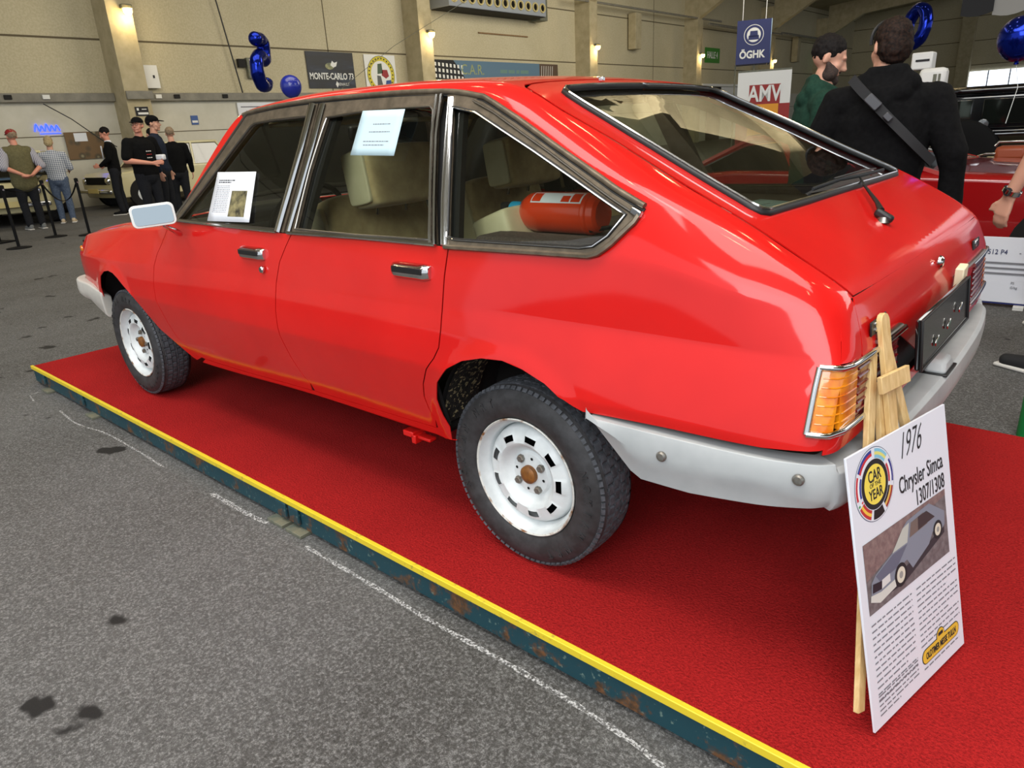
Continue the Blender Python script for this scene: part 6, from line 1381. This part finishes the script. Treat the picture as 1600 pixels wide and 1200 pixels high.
lathe('round_mirror', [(0, -.01), (.06, -.008), (.065, .01)], M['chrome'], c5, 'y', 20, cap=False).location = (-1.0, -.74, 1.22)
c5.scale = (.9, .9, .9)
# placard in front of the sports car
t = thing('car_placard', 'white placard with blue lower edge standing before the red sports car', 'placard', (.60, 3.66, FZ), math.radians(3))
box('panel', (.02, 0, .25), (.95, .02, .44), M['board'], t, Matrix.Rotation(-.12, 3, 'X'), .003); box('lower_edge', (.02, -.028, .045), (.95, .008, .045), flat('p', (26, 40, 110)), t, None); box('foot', (.10, -.03, .01), (.06, .14, .02), M['white'], t); box('foot', (-.35, -.03, .01), (.06, .14, .02), M['white'], t)
tx_ = lambda s_, sz, x, z, m, al='LEFT': text('placard_text', s_, sz, m, t, frm((x, -.0125-(.25-z)*.12*1.0-.002, z), (1, 0, 0), (0, .12, 1)), .0006, .9, al)
tx_('l 512 P4', .046, -.155, .37, flat('p', (24, 34, 90))); tx_('- 1991', .044, .045, .37, flat('p', (84, 88, 104))); tx_('PS', .024, .03, .168, M['grey_ink']); tx_('G/kg', .024, .03, .138, M['grey_ink']); tx_('1.080', .026, .12, .168, M['ink']); tx_('1.050', .026, .12, .138, M['ink'])
for k_, (x, z, w_) in enumerate(((-.19, .30, .55), (-.19, .265, .50), (-.19, .23, .42), (-.20, .15, .08))): box('print_line', (x+w_/2, -.014-(.25-z)*.12-.004, z), (w_, .001, .010), M['grey_ink'] if k_ < 9 else M['ink'], t, Matrix.Rotation(-.12, 3, 'X'))
# small chromed seat behind, white appliances
s_ = thing('chrome_frame_seat', 'orange-brown seat on a chrome frame with a cream panel before the black saloon', 'seat', SEAT); M['tan'] = mat('orange_brown_leather', (150, 70, 40), .45)
box('seat_pad', (0, 0, .86), (.26, .24, .13), M['tan'], s_, None, .035); tube('chrome_frame', [(-.22, -.10, .78), (-.26, -.10, .84), (-.2, -.10, .86), (-.12, -.11, .86)], .012, M['chrome'], s_); tube('chrome_frame', [(-.13, -.13, .93), (-.10, -.13, .97), (.1, -.13, .97)], .012, M['chrome'], s_)
tube('stand_pole', [(.03, -.02, .80), (-.03, -.1, .02)], .018, M['black'], s_); box('cream_panel', (.02, .12, .42), (.5, .04, .80), M['cream'], s_, None, .02); lathe('small_wheel', [(0, -.02), (.14, -.02), (.17, 0), (.14, .02), (0, .02)], M['tyre'], s_, 'y', 24, cap=False).location = (-.06, -.04, .42)
tube('stand_foot', [(-.2, -.1, .015), (.2, -.1, .015)], .015, M['black'], s_)
a_ = thing('white_appliance', 'white boxy heater with a dark slot above the black hoodie man\'s shoulder', 'heater', (-.82, 6.95, FZ)); box('body', (0, 0, 1.775), (.20, .18, .17), M['white'], a_, None, .015); box('slot', (.01, -.095, 1.78), (.13, .01, .02), M['ink'], a_); tube('stand', [(0, 0, 1.70), (0, 0, 0)], .02, M['foot_steel'], a_); box('stand_foot', (0, 0, .015), (.3, .3, .03), M['foot_steel'], a_)
a_ = thing('white_appliance', 'lower white heater with rounded top and dark grille beside the black car roof', 'heater', (-.60, 6.45, FZ)); box('body', (0, 0, 1.58), (.24, .18, .20), M['white'], a_, None, .04); box('slot', (.03, -.095, 1.56), (.03, .01, .12), M['foot_steel'], a_); box('slot', (.07, -.095, 1.56), (.02, .01, .12), M['foot_steel'], a_); tube('stand', [(0, 0, 1.5), (0, 0, 0)], .02, M['foot_steel'], a_); box('stand_foot', (0, 0, .015), (.3, .3, .03), M['foot_steel'], a_)
# stanchions with belts at the left
sp0 = thing('barrier_post', 'black barrier post at the far left with a sloping information stand', 'barrier post', (-11.7, 1.09, FZ), 0)
lathe('post_base', [(0, 0), (.17, 0), (.17, .012), (.04, .03), (0, .03)], M['matte_black'], sp0, 'z', 24, cap=False); lathe('post_pole', [(.022, .02), (.022, .86), (.03, .87), (.03, .93), (0, .94)], M['matte_black'], sp0, 'z', 16, cap=False); lathe('belt_clip', [(0, -.02), (.014, -.02), (.014, .02), (0, .02)], M['chrome'], sp0, 'x', 10, cap=False).location = (.035, 0, .87)
labs = ['black barrier post standing behind the man in the olive vest', 'black barrier post nearest the red car bonnet']
for i, (x, y) in enumerate(((-12.71, 1.92), (-12.29, 2.31))):
    q = tree_copy(sp0); q.location = (x, y, FZ); q['label'] = labs[i]
def belt(a, b, z0, sag, lab):
    a, b = V(a), V(b); pts = [a.lerp(b, i/12)+V((0, 0, z0-sag*4*(i/12)*(1-i/12))) for i in range(13)]; bm = bmesh.new(); add_tube(bm, pts, .03, 6, flat=.15); tag(bmobj('barrier_belt', bm, M['matte_black']), lab, 'barrier belt')
belt((-11.7, 1.09, FZ), (-12.71, 1.92, FZ), .88, .08, 'black belt from the far left barrier post'); belt((-12.71, 1.92, FZ), (-12.29, 2.31, FZ), .88, .30, 'black belt looping between the two right barrier posts')
t = thing('information_stand', 'black sloping stand with a white sheet before the far left cars', 'information stand', (-12.9, 1.15, FZ), math.radians(-65)); box('desk', (0, 0, 1.0), (.45, .34, .03), M['matte_black'], t, Matrix.Rotation(.7, 3, 'X'), .005); box('sheet', (0, -.02, 1.02), (.3, .22, .004), M['white_paper'], t, Matrix.Rotation(.7, 3, 'X')); tube('stand_pole', [(0, 0, 1.0), (0, 0, 0)], .02, M['matte_black'], t); box('stand_foot', (0, 0, .012), (.34, .34, .024), M['matte_black'], t)
# green bin foot at the right edge of the platform
tag(lathe('green_pole', [(0, 0), (.07, 0), (.07, .42), (.06, .45), (0, .45)], mat('green_plastic', (16, 130, 60), .4), None, 'z', 24, cap=False), 'green plastic pole on the floor at the right edge behind the carpet', 'pole').location = (1.045, 1.32, FZ)
